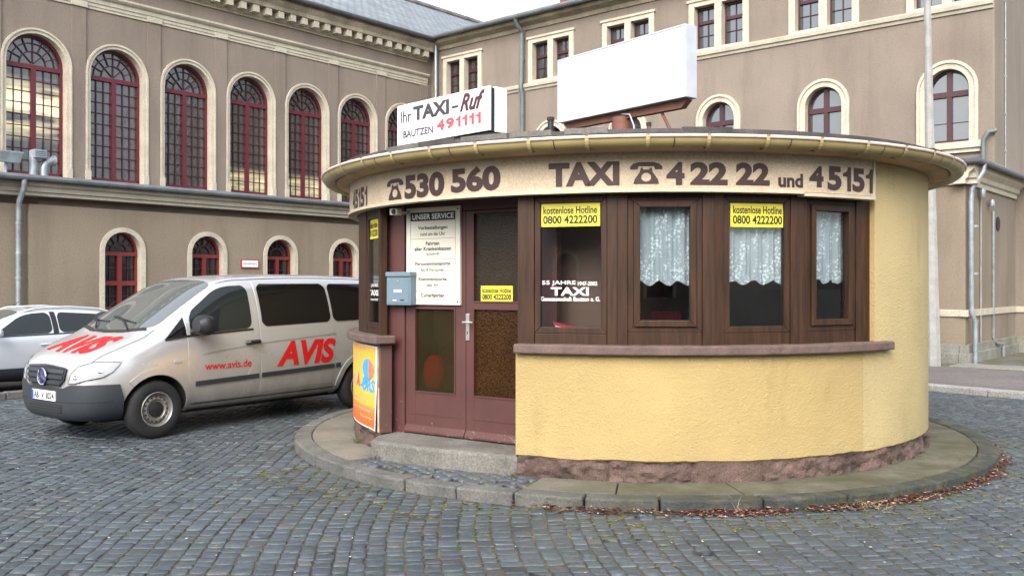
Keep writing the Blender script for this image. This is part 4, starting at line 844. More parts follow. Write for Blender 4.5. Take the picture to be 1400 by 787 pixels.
for i, (gl, gr, yt, yb, sash) in enumerate(((738.5, 821.5, 277, 447.5, False), (875, 943.5, 283, 438, True), (998, 1073, 277, 446, False), (1114.5, 1159, 289, 436, True))):
    F, L = facet(ep[i], ep[i+1]); mid = (gl+gr)/2; win.append(kiosk_window(ep[i], ep[i+1], gl, gr, zat(F, mid, yt), zat(F, mid, yb), sash))
PLW = [R(-92), R(-76), phi_at(520.5, FR)]
F, L = facet(PLW[1], PLW[2]); winl = kiosk_window(PLW[1], PLW[2], 503, 517, zat(F, 510, 299), zat(F, 510, 441))
mb = MB(); F, L = facet(PLW[0], PLW[1]); mb.box(0, L, 0, 0.07, ZS1-0.01, ZH); mb.build('corner_post', MT['wood'], kiosk, F.M())
# yellow reveal strip at the right end of the windows
arcv('reveal', [(ep[4]+R(0.1), PWR, 3.05, 3.236, ZS1+0.002, ZH)], MT['yellow'])
# fascia board with the telephone numbers
BR = 3.285; ZB0, ZB1 = kz(862, 260, BR), kz(862, 211.5, BR)
PBR = phi_at(1194.5, BR); PJ = phi_at(1098, BR)
fascia = arcv('fascia_board', [(R(-115), PBR, 3.2, BR, ZB0, ZB1+0.05)], MT['band'], step=R(1.5))
arcv('edge_strip', [(R(-115), PJ, 3.2, BR+0.016, ZB0-0.016, ZB0+0.012)], MT['bandedge'], fascia, step=R(1.5))
arcv('edge_strip', [(PJ+R(0.1), PBR+R(0.1), 3.2, BR+0.018, ZB0-0.034, ZB0-0.006)], MT['bandedge'], fascia, step=R(1.5))
arcv('edge_strip', [(PBR-R(0.3), PBR+R(0.15), 3.2, BR+0.014, ZB0-0.006, ZB1+0.05)], MT['bandedge'], fascia)
def arc_text(name, tf, phi0, m, r, parent, g=0.03):   # tf in metres along the arc from phi0
    vs, fs = cut_grid(tf[0], tf[1], g); mb = MB(); mb.add([kp(phi0 + p[0]/r, r, p[1]) for p in vs], fs); return mb.build(name, m, parent)
LT = BR + 0.003
ONE = ([(0.52,0),(1,0),(1,1),(0.62,1),(0.52,0.86),(0.28,0.775),(0,0.75),(0,0.60),(0.52,0.60)], [(0,1,2,3,4,8),(4,5,6,7,8)])
def digits(body, x0, x1, z0, z1, bold, space=0.10):        # heavy figures with a flagged one
    wd = [0.62 if ch == '1' else 1.0 for ch in body]; tot = sum(wd) + space*(len(body)-1); k = (x1-x0)/tot; x = x0; vs = []; fs = []
    for ch, w_ in zip(body, wd):
        v, f = (np.array([(x+q[0]*w_*k, z0+q[1]*(z1-z0)) for q in ONE[0]]), ONE[1]) if ch == '1' else text_fit(ch, x, x+w_*k, z0, z1, bold)
        n_ = len(vs); vs += [tuple(q) for q in v]; fs += [tuple(i+n_ for i in t) for t in f]; x += (w_+space)*k
    return np.array(vs), fs
def band_text(body, pa, pb, ya, yb, bold=0.03, name='lettering', space=1.0):
    a, b2 = phi_at(pa, LT), phi_at(pb, LT); pm = (pa+pb)/2; zt, zb_ = kz(pm, ya, LT), kz(pm, yb, LT)
    return arc_text(name, (digits if '1' in body else text_fit)(body, 0, (b2-a)*LT, zb_, zt, bold), a, MT['letter'], LT, fascia)
band_text('530', 553, 607.5, 236.5, 270, 0.05); band_text('560', 616.5, 684.5, 227.5, 262, 0.05)
band_text('TAXI', 750, 847, 221.5, 254.5, 0.055)
band_text('4', 911, 936, 221.5, 253, 0.05); band_text('22', 943.5, 995, 221.5, 253, 0.05); band_text('22', 1006, 1052.5, 222.5, 253.5, 0.05)
band_text('und', 1064, 1098, 237, 256.5, 0.04)
band_text('4', 1106.5, 1126, 227, 256, 0.05); band_text('5151', 1131.5, 1193.5, 229, 262, 0.05)
band_text('45151', 482.5, 502, 257, 285, 0.05)
def phone_poly():
    hs = [(-0.5,0.66),(-0.5,0.80),(-0.40,0.93),(-0.22,1.0),(0.22,1.0),(0.40,0.93),(0.5,0.80),(0.5,0.66),(0.27,0.66),(0.24,0.80),(-0.24,0.80),(-0.27,0.66)]
    body = [(-0.40,0.0),(0.40,0.0),(0.36,0.22),(0.20,0.55),(0.17,0.74),(0.10,0.74),(0.10,0.66),(-0.10,0.66),(-0.10,0.74),(-0.17,0.74),(-0.20,0.55),(-0.36,0.22)]
    dial = [(0.155*math.cos(2*math.pi*k/20), 0.31+0.20*math.sin(2*math.pi*k/20)) for k in range(20)]
    v1 = holed(hs, [], 0.01); v2 = holed(body, [dial], 0.01); out = []
    for mb in (v1, v2):
        keep = [f for f in mb.f if all(abs(mb.v[i][1]) < 1e-6 for i in f)]; out.append(([(v[0], v[2]) for v in mb.v], keep))
    n1 = len(out[0][0]); return out[0][0] + out[1][0], out[0][1] + [tuple(i+n1 for i in f) for f in out[1][1]]
PH = phone_poly()
for pa, pb, ya, yb in ((529, 551.5, 244.5, 273), (861.5, 905.5, 221.5, 251.5)):
    a, b2 = phi_at(pa, LT), phi_at(pb, LT); pm = (pa+pb)/2; zt, zb_ = kz(pm, ya, LT), kz(pm, yb, LT); wd = (b2-a)*LT
    arc_text('telephone_symbol', ([((p[0]+0.5)*wd, zb_+p[1]*(zt-zb_)) for p in PH[0]], PH[1]), a, MT['letter'], LT, fascia, 0.04)
# eaves, gutter, roof
def ring_lathe(name, prof, m, parent=kiosk, seg=96, a0=0, a1=2*math.pi, smooth=True):
    mb = MB(); mb.lathe(prof, seg, (KX, KY, 0), m=0, a0=a0, a1=a1); return mb.build(name, m, parent, smooth=smooth)
sof = ring_lathe('soffit', [(3.19,2.835),(3.245,2.868),(3.31,2.862),(3.40,2.868),(3.432,2.885),(3.436,2.98)], MT['soffit'])
GR, GZ, gr = 3.508, 2.945, 0.078
prof = [(GR + gr*math.cos(math.pi+math.pi*t/10), GZ + gr*math.sin(math.pi+math.pi*t/10)) for t in range(11)]
prof += [(GR + (gr-0.006)*math.cos(2*math.pi-math.pi*t/10), GZ + (gr-0.006)*math.sin(2*math.pi-math.pi*t/10)) for t in range(11)]
gut = ring_lathe('gutter', prof + prof[:1], MT['gutter'], seg=84)
ring_lathe('gutter_bead', [(GR+gr+0.002+0.015*math.cos(2*math.pi*t/8), GZ+0.006+0.015*math.sin(2*math.pi*t/8)) for t in range(9)], MT['gutterlip'], gut, seg=84)
bp = [(GR + (gr+q)*math.cos(math.pi+math.pi*t/10), GZ + (gr+q)*math.sin(math.pi+math.pi*t/10)) for q in (0.011,) for t in range(11)]
for k in range(46):
    f = R(-8 + 360/46*k + 3)
    if math.cos(f + R(7.3)) < -0.05: continue
    mb = MB(); mb.lathe(bp + [(GR+gr+0.02, GZ+0.016), (GR+gr-0.01, GZ+0.024)], 2, (KX, KY, 0), a0=f-R(90)-0.0042, a1=f-R(90)+0.0042); mb.build('gutter_bracket', MT['bracket'], gut)
    if k % 2 == 0:
        f2 = f + R(3.4); mb = MB(); mb.lathe([(GR + (gr+0.0015)*math.cos(math.pi+math.pi*t/10), GZ + (gr+0.0015)*math.sin(math.pi+math.pi*t/10)) for t in range(11)], 1, (KX, KY, 0), a0=f2-R(90)-0.0013, a1=f2-R(90)+0.0013); mb.build('gutter_joint', MT['tar'], gut)
kroof = ring_lathe('roof', [(3.43,2.965),(3.47,2.99),(3.43,3.0),(3.42,3.035),(3.36,3.045),(2.5,3.07),(0,3.11)], MT['tar'])
m_felt = mat('weathered_flashing', (0.13,0.12,0.11), 0.7, 0.3, 3, fine=0.4)
for k in range(44):
    f = R(k*360/44)
    if math.cos(f) < -0.2 or random.random() < 0.45: continue
    mb = MB(); arc_block(mb, f, f+R(360/44*(0.7+0.3*random.random())), 3.36, 3.428, 2.99, 3.042+random.uniform(0.004,0.012)); mb.build('flashing', m_felt if random.random() < 0.5 else MT['tar'], kroof)
# room inside
mb = MB(); mb.lathe([(0,0.255),(3.05,0.255)], 48, (KX,KY,0)); mb.build('floor', MT['inwall'], kiosk)
mb = MB(); mb.lathe([(0,2.575),(3.2,2.575)], 48, (KX,KY,0)); mb.build('ceiling', MT['inpale'], kiosk)
arcv('wall_lining', [(PWR+R(1), 2*math.pi+PB-R(1), 2.90, 2.94, 0.27, 2.574)], MT['inpale'])
F0 = win[0][1]; mb = MB(); mb.box(-0.2, 0.95, 0.62, 0.66, 0.27, 2.574); mb.box(0.93, 0.97, 0.661, 2.2, 0.27, 2.573); mb.build('partition', MT['inwall'], kiosk, F0.M())
arcv('window_board', [(ep[0], ep[4], 2.80, 3.10, 1.25, 1.285)], MT['desk'])

# doorway: two maroon leaves
DA, DB = Vector((-1.22, 9.39)), Vector((0.05, 8.515)); D = Frame(DA, DB-DA)
ZD = 0.272
xf0, xf1, xm, xr = D.at(521)[0], D.at(555)[0], D.at(637)[0], D.at(705)[0] + 0.16
def dz(px, y, off=0): return D.z(px, y, off)
mb = MB(); mb.box(-0.16, xf1-0.004, -0.02, 0.06, ZD-0.02, 2.6); mb.box(xf1-0.004, xr+0.3, 0.0, 0.07, 2.47, 2.86); mb.box(xr, xr+0.3, -0.02, 0.06, ZD-0.02, 2.47)
fr_ = mb.build('door_frame', MT['doorpaint'], kiosk, D.M(), bevel=0.006)
def leaf(x0, x1, panes, mid):
    mb = MB(); st = panes[0][1] - x0; y0, y1 = 0.0, 0.05; gl, gr_ = panes[0][1], panes[0][2]
    mb.box(x0, gl, y0, y1, ZD+0.01, 2.465); mb.box(gr_, x1, y0, y1, ZD+0.01, 2.465); z = ZD+0.01
    zs_ = [ZD+0.01] + [v for p in sorted(panes, key=lambda p: p[3]) for v in (p[3], p[4])] + [2.465]
    for a, b2 in zip(zs_[0::2], zs_[1::2]): mb.box(gl, gr_, y0+0.001, y1-0.001, a, b2)
    mb.box(x0+0.05, x1-0.05, -0.004, 0.02, ZD+0.19, ZD+0.195, 0)
    o = mb.build('door', MT['doorpaint'], kiosk, D.M(), bevel=0.004)
    for m_, l, r_, a, b2 in panes:
        g = MB(); g.box(l-0.005, r_+0.005, 0.022, 0.03, a-0.005, b2+0.005); g.build('pane', m_, o, D.M())
        g = MB(); ring(g, l-0.012, r_+0.012, a-0.012, b2+0.012, 0.014, -0.007, 0.02); g.build('glazing_bead', MT['doorpaint'], o, D.M())
    g = MB(); g.prism([(-0.035,ZD+0.012),(-0.035,ZD+0.03),(-0.003,ZD+0.085),(-0.003,ZD+0.012)], lambda p, d: (d, p[0], p[1]), x0+0.003, x1-0.003); g.build('weather_board', MT['doorpaint'], o, D.M())
    return o
gl0, gl1 = D.at(568)[0], D.at(621.5)[0]; gr0, gr1 = D.at(648)[0], D.at(705)[0]+0.03
dl = leaf(xf1, xm-0.003, [(MT['doorglass2'], gl0, gl1, dz(595,536), dz(595,422)), (MT['doorglass3'], gl0, gl1, 1.66, 2.36)], 1.55)
dr = leaf(xm+0.003, xr, [(MT['doorglass'], gr0, gr1, dz(676,543), dz(676,423)), (MT['doorglass3'], gr0, gr1, dz(676,412), dz(676,290))], 1.55)
xh = D.at(640)[0]; mb = MB(); zc_ = dz(640, 447); mb.box(xh-0.022, xh+0.022, -0.012, 0.004, zc_-0.13, zc_+0.13); pl_ = mb.build('handle_plate', MT['steel'], dr, D.M(), bevel=0.005)
mb = MB(); mb.tube([(xh,-0.01,zc_+0.05),(xh,-0.055,zc_+0.05),(xh-0.02,-0.062,zc_+0.05),(xh+0.10,-0.06,zc_+0.05)], 0.009, 8); mb.build('handle', MT['steel'], pl_, D.M(), smooth=True)
mb = MB(); mb.box(xh-0.005, xh+0.005, -0.0135, -0.01, zc_-0.07, zc_-0.04); mb.build('keyhole', MT['black'], pl_, D.M())
mb = MB(); mb.box(0.05, 1.35, 0.6, 0.63, 0.28, 2.5); mb.build('partition', MT['inwall'], kiosk, D.M())
jk = thing('red_bag', 'crimson bag behind the frosted lower pane of the left door leaf', 'bag', tuple(D.P((gl0+gl1)/2-0.08, 0.16, 0.72)))
mb = MB(); cx_ = gl0+0.11; mb.lathe([(0,0.70),(0.07,0.71),(0.115,0.78),(0.12,0.88),(0.10,0.98),(0.05,1.04),(0,1.05)], 20, (cx_, 0.17, 0)); mb.build('body', MT['crimson'], jk, D.M(), smooth=True)
mb = MB(); mb.tube([(cx_-0.05,0.2,1.02),(cx_,0.5,1.2),(cx_,0.59,1.25)], 0.008, 8); mb.build('strap', MT['desk'], jk, D.M())

# granite step
mb = MB(); tf = [Vector((-1.36,8.82)), Vector((-0.68,8.335)), Vector((0.045,8.0)), Vector((0.10,8.12)), Vector((0.28,8.55)), Vector((-1.08,9.52)), Vector((-1.34,9.1))]
mb.prism([(p.x,p.y) for p in tf], lambda p, d: (p[0], p[1], d), ZP-0.06, 0.268)
stp_ = tag(mb.build('door_step', MT['granite'], None, bevel=0.03), 'worn grey granite step in front of the maroon double door', 'step')

# post box, notice board, detector
xb0, xb1 = D.at(527, -0.13)[0], D.at(560, -0.13)[0]; zb0, zb1 = D.z(543,417,-0.13), D.z(543,371.5,-0.13)
mbx = thing('letter_box', 'blue-grey metal letter box mounted beside the white notice board', 'letter box', tuple(D.P((xb0+xb1)/2, -0.07, zb0)))
mb = MB(); mb.box(xb0, xb1, -0.115, -0.02, zb0, zb1-0.045); mb.build('body', MT['mailbox'], mbx, D.M(), bevel=0.006)
mb = MB(); mb.box(xb0-0.005, xb1+0.005, -0.13, -0.02, zb1-0.048, zb1); mb.build('flap', MT['mailbox'], mbx, D.M(), bevel=0.008)
mb = MB(); xc_ = (xb0+xb1)/2; w_ = xb1-xb0; mb.box(xb0+0.02, xb1-0.02, -0.121, -0.112, zb0+0.02, zb1-0.07); dd = mb.build('door', MT['mailbox'], mbx, D.M(), bevel=0.003)
mb = MB(); mb.box(xc_-0.055, xc_+0.045, -0.1235, -0.12, zb0+0.13, zb0+0.155); mb.build('name_plate', MT['white'], dd, D.M())
mb = MB(); mb.lathe([(0,-0.003),(0.01,-0.003),(0.01,0.003)], 12, (xc_, -0.122, zb1-0.09), 'Y'); mb.build('lock', MT['steel'], dd, D.M())
mb = MB(); mb.box(xc_-0.07, xc_-0.02, -0.1235, -0.12, zb0+0.045, zb0+0.055); mb.build('slot', MT['white'], dd, D.M()); mb = MB(); mb.box(xc_+0.03, xc_+0.08, -0.1235, -0.12, zb0+0.045, zb0+0.057); mb.build('slot', MT['black'], dd, D.M())
yb_ = -0.03; nb0, nb1 = D.at(555.5, yb_)[0], D.at(629, yb_)[0]; nz0, nz1 = D.z(592, 416.5, yb_), D.z(592, 283, yb_)
nb = thing('notice_board', 'off-white notice board listing services with black header on the left door leaf', 'sign', tuple(D.P((nb0+nb1)/2, yb_, nz0)))
mb = MB(); mb.box(nb0, nb1, yb_, 0.0, nz0, nz1); mb.build('board', MT['boardwhite'], nb, D.M(), bevel=0.003)
NW, NHt = nb1-nb0, nz1-nz0
def nf(f): return nz1 - f*NHt
mb = MB(); mb.box(nb0+NW*0.085, nb1-NW*0.085, yb_-0.003, yb_+0.001, nf(0.137), nf(0.05)); mb.build('header', MT['ink'], nb, D.M())
mb = MB(); flat_text(mb, text_fit('UNSER SERVICE', nb0+NW*0.12, nb1-NW*0.11, nf(0.122), nf(0.066), 0.02), yb_-0.0045); mb.build('header_lettering', MT['white'], nb, D.M())
mb = MB(); xcn = (nb0+nb1)/2
for f in (0.322, 0.535, 0.695, 0.857): mb.box(nb0+NW*0.085, nb1-NW*0.085, yb_-0.0015, yb_+0.001, nf(f)-0.0012, nf(f)+0.0012)
for xx in (nb0+NW*0.085, nb1-NW*0.085): mb.box(xx-0.0012, xx+0.0012, yb_-0.0018, yb_+0.001, nf(0.95), nf(0.137))
mb.box(nb0+NW*0.085, nb1-NW*0.085, yb_-0.0016, yb_+0.001, nf(0.95)-0.0012, nf(0.95)+0.0012); mb.build('ruling', MT['greyink'], nb, D.M())
mb = MB()
for body, fa, fb, wf, bo in (('Vorbestellungen',.19,.238,.55,.02),('rund um die Uhr',.255,.292,.46,.005),('Fahrten',.352,.39,.25,.02),('aller Krankenkassen',.405,.445,.68,.02),('(sitzend)',.46,.502,.25,.0),('Personentransporte',.56,.606,.65,.02),('bis 8 Personen',.622,.658,.43,.005),('Kleintransporte',.72,.763,.52,.02),('aller Art',.782,.815,.23,.005),('Curierfahrten',.882,.922,.44,.02)):
    flat_text(mb, text_fit(body, xcn-NW*wf/2, xcn+NW*wf/2, nf(fb), nf(fa), bo), yb_-0.002)
mb.build('lettering', MT['ink'], nb, D.M())
for xx, zz_ in ((nb0+0.03, nz1-0.03), (nb1-0.03, nz1-0.03), (nb0+0.03, nz0+0.03), (nb1-0.03, nz0+0.03)):
    mb = MB(); mb.lathe([(0,-0.004),(0.008,-0.003),(0.009,0.001)], 10, (xx, yb_, zz_), 'Y'); mb.build('screw', MT['ink'], nb, D.M())
xs = D.at(541, -0.2)[0]; zs_ = D.z(541, 290, -0.2); dt = thing('motion_lamp', 'small cream motion detector box tucked under the fascia left of the notice board', 'detector', tuple(D.P(xs, -0.2, zs_)))
mb = MB(); mb.box(xs-0.05, xs+0.05, -0.24, -0.16, zs_-0.03, zs_+0.035); mb.build('housing', MT['boardwhite'], dt, D.M(), bevel=0.012)
mb = MB(); mb.lathe([(0,-0.02),(0.02,-0.015),(0.026,0.0)], 14, (xs+0.01, -0.24, zs_), 'Y'); mb.build('lens', MT['black'], dt, D.M()); mb = MB(); mb.box(xs-0.02, xs+0.02, -0.17, -0.02, zs_-0.012, zs_+0.012); mb.build('bracket', MT['boardwhite'], dt, D.M())

# yellow hotline stickers on the panes
def sticker(F, pa, pb, ya, yb, off, label, x01=None):
    x0, x1 = F.at(pa, off)[0], F.at(pb, off)[0]; pm = (pa+pb)/2; z1, z0 = F.z(pm, ya, off), F.z(pm, yb, off); h = z1-z0; w_ = x1-x0
    t_ = thing('hotline_sticker', label, 'sticker', tuple(F.P((x0+x1)/2, off, z0)), 'yellow hotline stickers')
    mb = MB(); mb.box(x0, x1, off-0.001, off+0.0005, z0, z1); mb.build('film', MT['stickyellow'], t_, F.M())
    mb = MB(); flat_text(mb, text_fit('kostenlose Hotline', x0+w_*0.05, x1-w_*0.05, z0+h*0.54, z0+h*0.86, 0.022), off-0.0022); flat_text(mb, text_fit('0800 4222200', x0+w_*0.045, x1-w_*0.045, z0+h*0.12, z0+h*0.47, 0.03), off-0.0022); mb.build('lettering', MT['ink'], t_, F.M())
sticker(win[0][1], 739, 820.5, 277.5, 309.5, 0.026, 'yellow hotline sticker at the top of the fixed window beside the door')
sticker(win[2][1], 998.5, 1072.5, 277, 310.5, 0.026, 'yellow hotline sticker above the lace curtain of the third window')
sticker(winl[1], 503.5, 517, 300, 326.5, 0.026, 'narrow-looking yellow hotline sticker on the window left of the letter box')
sticker(D, 657.5, 701, 390.5, 412, 0.018, 'yellow hotline sticker on the door glass above the handle')
F0, g0 = win[0][1], win[0][2]
def wtext(mb, F, body, pa, pb, ya, yb, bold, off=0.0275): pm = (pa+pb)/2; flat_text(mb, text_fit(body, F.at(pa,off)[0], F.at(pb,off)[0], F.z(pm,yb,off), F.z(pm,ya,off), bold), off)
mb = MB(); wtext(mb, F0, '55 JAHRE', 741, 787, 383.5, 390.5, 0.015); wtext(mb, F0, '1947-2002', 790, 816.5, 384.8, 390.3, 0.02); wtext(mb, F0, 'TAXI', 753, 805, 392.5, 404, 0.03); wtext(mb, F0, 'Genossenschaft Bautzen e. G.', 739.5, 820.5, 405.5, 411.5, 0.02)
mb.build('lettering', MT['white'], win[0][0], F0.M())
Fl = winl[1]; mb = MB(); wtext(mb, Fl, 'TAXI', 504, 517, 396, 404, 0.05); wtext(mb, Fl, '55 JAHRE', 503.8, 517, 388, 393, 0.03); wtext(mb, Fl, 'Genossenschaft', 503.8, 517, 407, 410.5, 0.02); mb.build('lettering', MT['white'], winl[0], Fl.M())
# lace curtains
def curtain(wd, zb_, label, seed):
    F, (x0, x1, za, zt) = wd[1], wd[2]; rr = random.Random(seed); nx, nz_ = 90, 26; vs = []; fs = []; ph = rr.random()*6
    for j in range(nz_+1):
        for i in range(nx+1):
            u = i/nx; x = x0-0.10 + (x1-x0+0.20)*u; t = j/nz_; zlow = zb_ - 0.022*abs(math.sin(u*math.pi*4 + ph)) - 0.012*math.sin(u*23+ph)
            z = zlow + (zt+0.03-zlow)*t; y = 0.105 + 0.014*math.sin(x*52+ph+0.4*math.sin(t*3)) + 0.007*math.sin(x*113+ph*2); vs.append((x, y, z))
    for j in range(nz_):
        for i in range(nx): a = j*(nx+1)+i; fs.append((a, a+1, a+nx+2, a+nx+1))
    t_ = thing('lace_curtain', label, 'curtain', tuple(F.P((x0+x1)/2, 0.12, zb_)), 'lace half curtains in the kiosk windows')
    mb = MB(); mb.add(vs, fs); mb.build('lace_cloth', MT['lace'], t_, F.M(), smooth='all')
    mb = MB(); mb.tube([(x0-0.1,0.105,zt+0.035),(x1+0.1,0.105,zt+0.035)], 0.008, 8); mb.build('curtain_rod', MT['white'], t_, F.M())
curtain(win[1], win[1][1].z(909, 385), 'white lace half curtain in the second window, the one without a sticker between two posts', 1)
curtain(win[2], win[2][1].z(1035, 384), 'white lace half curtain below the yellow sticker in the third window', 2)
curtain(win[3], win[3][1].z(1137, 383), 'white lace half curtain in the narrow rightmost kiosk window', 3)
# desk things seen through the panes
fd = thing('red_folder', 'red folder lying on the window board behind the first pane', 'folder', tuple(F0.P(0.2, 0.2, 1.30)))
xa = F0.at(752)[0]; q = MB(); q.beam((xa, 0.12, 1.42), (xa+0.22, 0.2, 1.36), 0.15, 0.012, (0,1,0)); q.build('cover', plain('red_card', (0.5,0.04,0.05)), fd, F0.M()); q = MB(); q.beam((xa+0.01, 0.125, 1.405), (xa+0.21, 0.2, 1.35), 0.14, 0.01, (0,1,0)); q.build('paper', MT['white'], fd, F0.M())
dk = thing('office_chair', 'dark office chair with red backrest seen low behind the second window', 'chair', tuple(win[1][1].P(0.4, 0.9, 0.27)))
Fx = win[1][1]; q = MB(); q.box(0.25, 0.75, 0.7, 1.2, 0.72, 0.8); q.build('seat', MT['desk'], dk, Fx.M(), bevel=0.03); q = MB(); q.box(0.28, 0.72, 1.15, 1.22, 0.85, 1.5); q.build('backrest', plain('dark_red_fabric', (0.2,0.01,0.03), 0.9), dk, Fx.M(), bevel=0.05); q = MB(); q.tube([(0.5,0.95,0.3),(0.5,0.95,0.72)], 0.03, 10); q.build('column', MT['steel'], dk, Fx.M()); q = MB()
for k in range(5): a = k*2*math.pi/5; q.tube([(0.5,0.95,0.34),(0.5+0.28*math.cos(a),0.95+0.28*math.sin(a),0.3)], 0.02, 8)
q.build('base', MT['black'], dk, Fx.M())

# poster on the pier
pr0, pr1 = phi_at(515.5, 3.25), R(-87); PW = (pr0-pr1)*3.25; pz0, pz1 = 0.285, 1.135
po = thing('circus_poster', 'peeling orange poster with blue and red figure wrapped round the brown door pier', 'poster', tuple(kp(pr0, 3.25, pz0)))
def patch(name, u0, u1, v0, v1, r, m, curl=False):
    mb = MB(); k = 24; j2 = 10; vs = []; fs = []
    for i in range(k+1):
        for j in range(j2+1):
            u = u0+(u1-u0)*i/k; v = v0+(v1-v0)*j/j2; lift = 0.0
            if u > 0.86: lift = 0.022*((u-0.86)/0.14)**2*max(0, 1-v*1.6) + 0.006*((u-0.86)/0.14)
            vs.append(kp(pr1 + u*PW/3.25, r+lift, pz0+v*(pz1-pz0)))
    for i in range(k):
        for j in range(j2): a = i*(j2+1)+j; fs.append((a, a+1, a+j2+2, a+j2+1))
    mb.add(vs, fs); return mb.build(name, m, po, smooth='all')
pp = patch('paper', 0, 1, 0, 1, 3.243, MT['white'])
def m_poster():
    m, nt, b = nodes('orange_poster_print'); sep = N(nt, 'ShaderNodeSeparateXYZ'); nt.links.new(coords(nt), sep.inputs[0])
    mr = N(nt, 'ShaderNodeMapRange'); mr.inputs[1].default_value = pz0; mr.inputs[2].default_value = pz1; nt.links.new(sep.outputs[2], mr.inputs[0])
    r = N(nt, 'ShaderNodeValToRGB'); e = r.color_ramp.elements; e[0].position = 0.0; e[0].color = (0.70,0.12,0.03,1); e[1].position = 1.0; e[1].color = (0.82,0.42,0.04,1)
    for ps, cl in ((0.16, (0.74,0.20,0.04,1)), (0.25, (0.8,0.3,0.05,1)), (0.28, (0.82,0.5,0.07,1)), (0.6, (0.85,0.55,0.10,1))): q = e.new(ps); q.color = cl
    nt.links.new(mr.outputs[0], r.inputs[0]); nt.links.new(r.outputs[0], b.inputs['Base Color']); b.inputs['Roughness'].default_value = 0.45; return m
patch('print', 0.0, 0.975, 0.02, 0.985, 3.2455, m_poster())
def ptext(body, u0, u1, v0, v1, m, bold=0.03, shear=0.15):
    vs, fs = cut_grid(*text_fit(body, 0, (u1-u0)*PW, pz0+v0*(pz1-pz0), pz0+v1*(pz1-pz0), bold, shear), 0.03)
    mb = MB()
    pts = []
    for p in vs: u = u0 + p[0]/PW; lift = (0.022*((u-0.86)/0.14)**2*max(0, 1-(p[1]-pz0)/(pz1-pz0)*1.6) + 0.006*((u-0.86)/0.14)) if u > 0.86 else 0; pts.append(kp(pr1+u*PW/3.25, 3.2475+lift, p[1]))
    mb.add(pts, fs); return mb.build('lettering', m, po)
lil = plain('lilac_ink', (0.55,0.4,0.6)); blu = plain('poster_blue', (0.08,0.38,0.75)); orr = plain('poster_orange', (0.8,0.2,0.08)); vio = plain('poster_violet', (0.35,0.3,0.55))
ptext('IG', 0.36, 0.52, 0.47, 0.61, plain('poster_rose', (0.75,0.45,0.4)), 0.05); ptext('À', 0.54, 0.65, 0.47, 0.64, plain('poster_red', (0.7,0.12,0.05)), 0.05); ptext('-URS', 0.66, 0.97, 0.44, 0.6, blu, 0.05)
ptext('Circus', 0.5, 0.63, 0.79, 0.85, MT['boardwhite'], 0.02); ptext('Gastspiel in der Stadt', 0.5, 0.8, 0.93, 0.955, lil, 0.02); ptext('täglich ab 15 Uhr', 0.45, 0.82, 0.30, 0.335, lil, 0.03); ptext('auf dem Festplatz', 0.35, 0.9, 0.19, 0.225, lil, 0.03); ptext('Karten an der Kasse', 0.66, 0.92, 0.115, 0.135, MT['boardwhite'], 0.02)
def ppoly(name, pts, m, r):
    vs, fs = cut_grid(pts, [tuple(range(len(pts)))], 0.05); mb = MB(); mb.add([kp(pr1+p[0], r + (0.004 if p[0]*3.25/PW > 0.86 else 0.0), pz0+p[1]*(pz1-pz0)) for p in [(q[0], q[1]) for q in vs]], fs); return mb.build(name, m, po)
def uu(u): return u*PW/3.25
el = [(uu(0.84)+uu(0.115)*math.cos(2*math.pi*k/28), 0.715+0.125*math.sin(2*math.pi*k/28)) for k in range(28)]
ppoly('figure', el, blu, 3.249); ppoly('figure', [(uu(0.85),0.60),(uu(0.93),0.63),(uu(0.948),0.72),(uu(0.92),0.80),(uu(0.86),0.835),(uu(0.85),0.78),(uu(0.87),0.75),(uu(0.845),0.70),(uu(0.87),0.66)], orr, 3.2505)
ppoly('figure', [(uu(0.70),0.50),(uu(0.76),0.62),(uu(0.80),0.62),(uu(0.83),0.50),(uu(0.79),0.55),(uu(0.76),0.50)], blu, 3.2495)
# torn layers of older paper at the edge
mb = MB(); pe = phi_at(517.5, 3.246); vs = []; fs = []
for j in range(31):
    z = 0.28 + (1.14-0.28)*j/30; e_ = 0.012 + 0.02*mn.noise((z*9, 0, 0)) + (0.035 if z < 0.72 else 0); vs += [kp(pr0-0.003, 3.2425, z), kp(min(pr0 + abs(e_)/3.25*1.3, PL-0.001), 3.2425, z)]
for j in range(30): a = j*2; fs.append((a, a+1, a+3, a+2))
mb.add(vs, fs); mb.build('torn_paper', mat('old_paper', (0.5,0.42,0.27), 0.9, 0.25, 12), po)

# sign boxes on the roof
def sign_box(name, label, a, b2, z0, z1, th, gap=0.0):
    F = Frame((a[0], a[1]), (b2[0]-a[0], b2[1]-a[1])); L = math.hypot(b2[0]-a[0], b2[1]-a[1]); return F, L
sa, sb_ = ((543-700)/FPX*9.05, 9.05), ((669.5-700)/FPX*8.1, 8.1); F, L = sign_box('', '', sa, sb_, 0, 0, 0)
z0, z1 = 3.118, 3.512; F1 = F
ts = thing('roof_sign', 'white box sign with dark and red lettering at the left of the kiosk roof', 'sign', tuple(F.P(L/2, 0.1, 3.05)))
mb = MB(); mb.box(0, L, 0, 0.02, z0, z1); fc = mb.build('face', MT['signface'], ts, F.M(), bevel=0.003)
mb = MB(); mb.box(0.01, L-0.012, 0.021, 0.07, z0-0.002, z1-0.01); mb.build('gap_frame', MT['black'], ts, F.M()); mb = MB(); mb.box(-0.002, L+0.002, 0.071, 0.215, z0-0.01, z1+0.002); mb.build('box', MT['signface'], ts, F.M(), bevel=0.008)
mb = MB()
for xx in (0.15, L-0.15): mb.box(xx-0.03, xx+0.03, 0.08, 0.2, 3.02, z0-0.008)
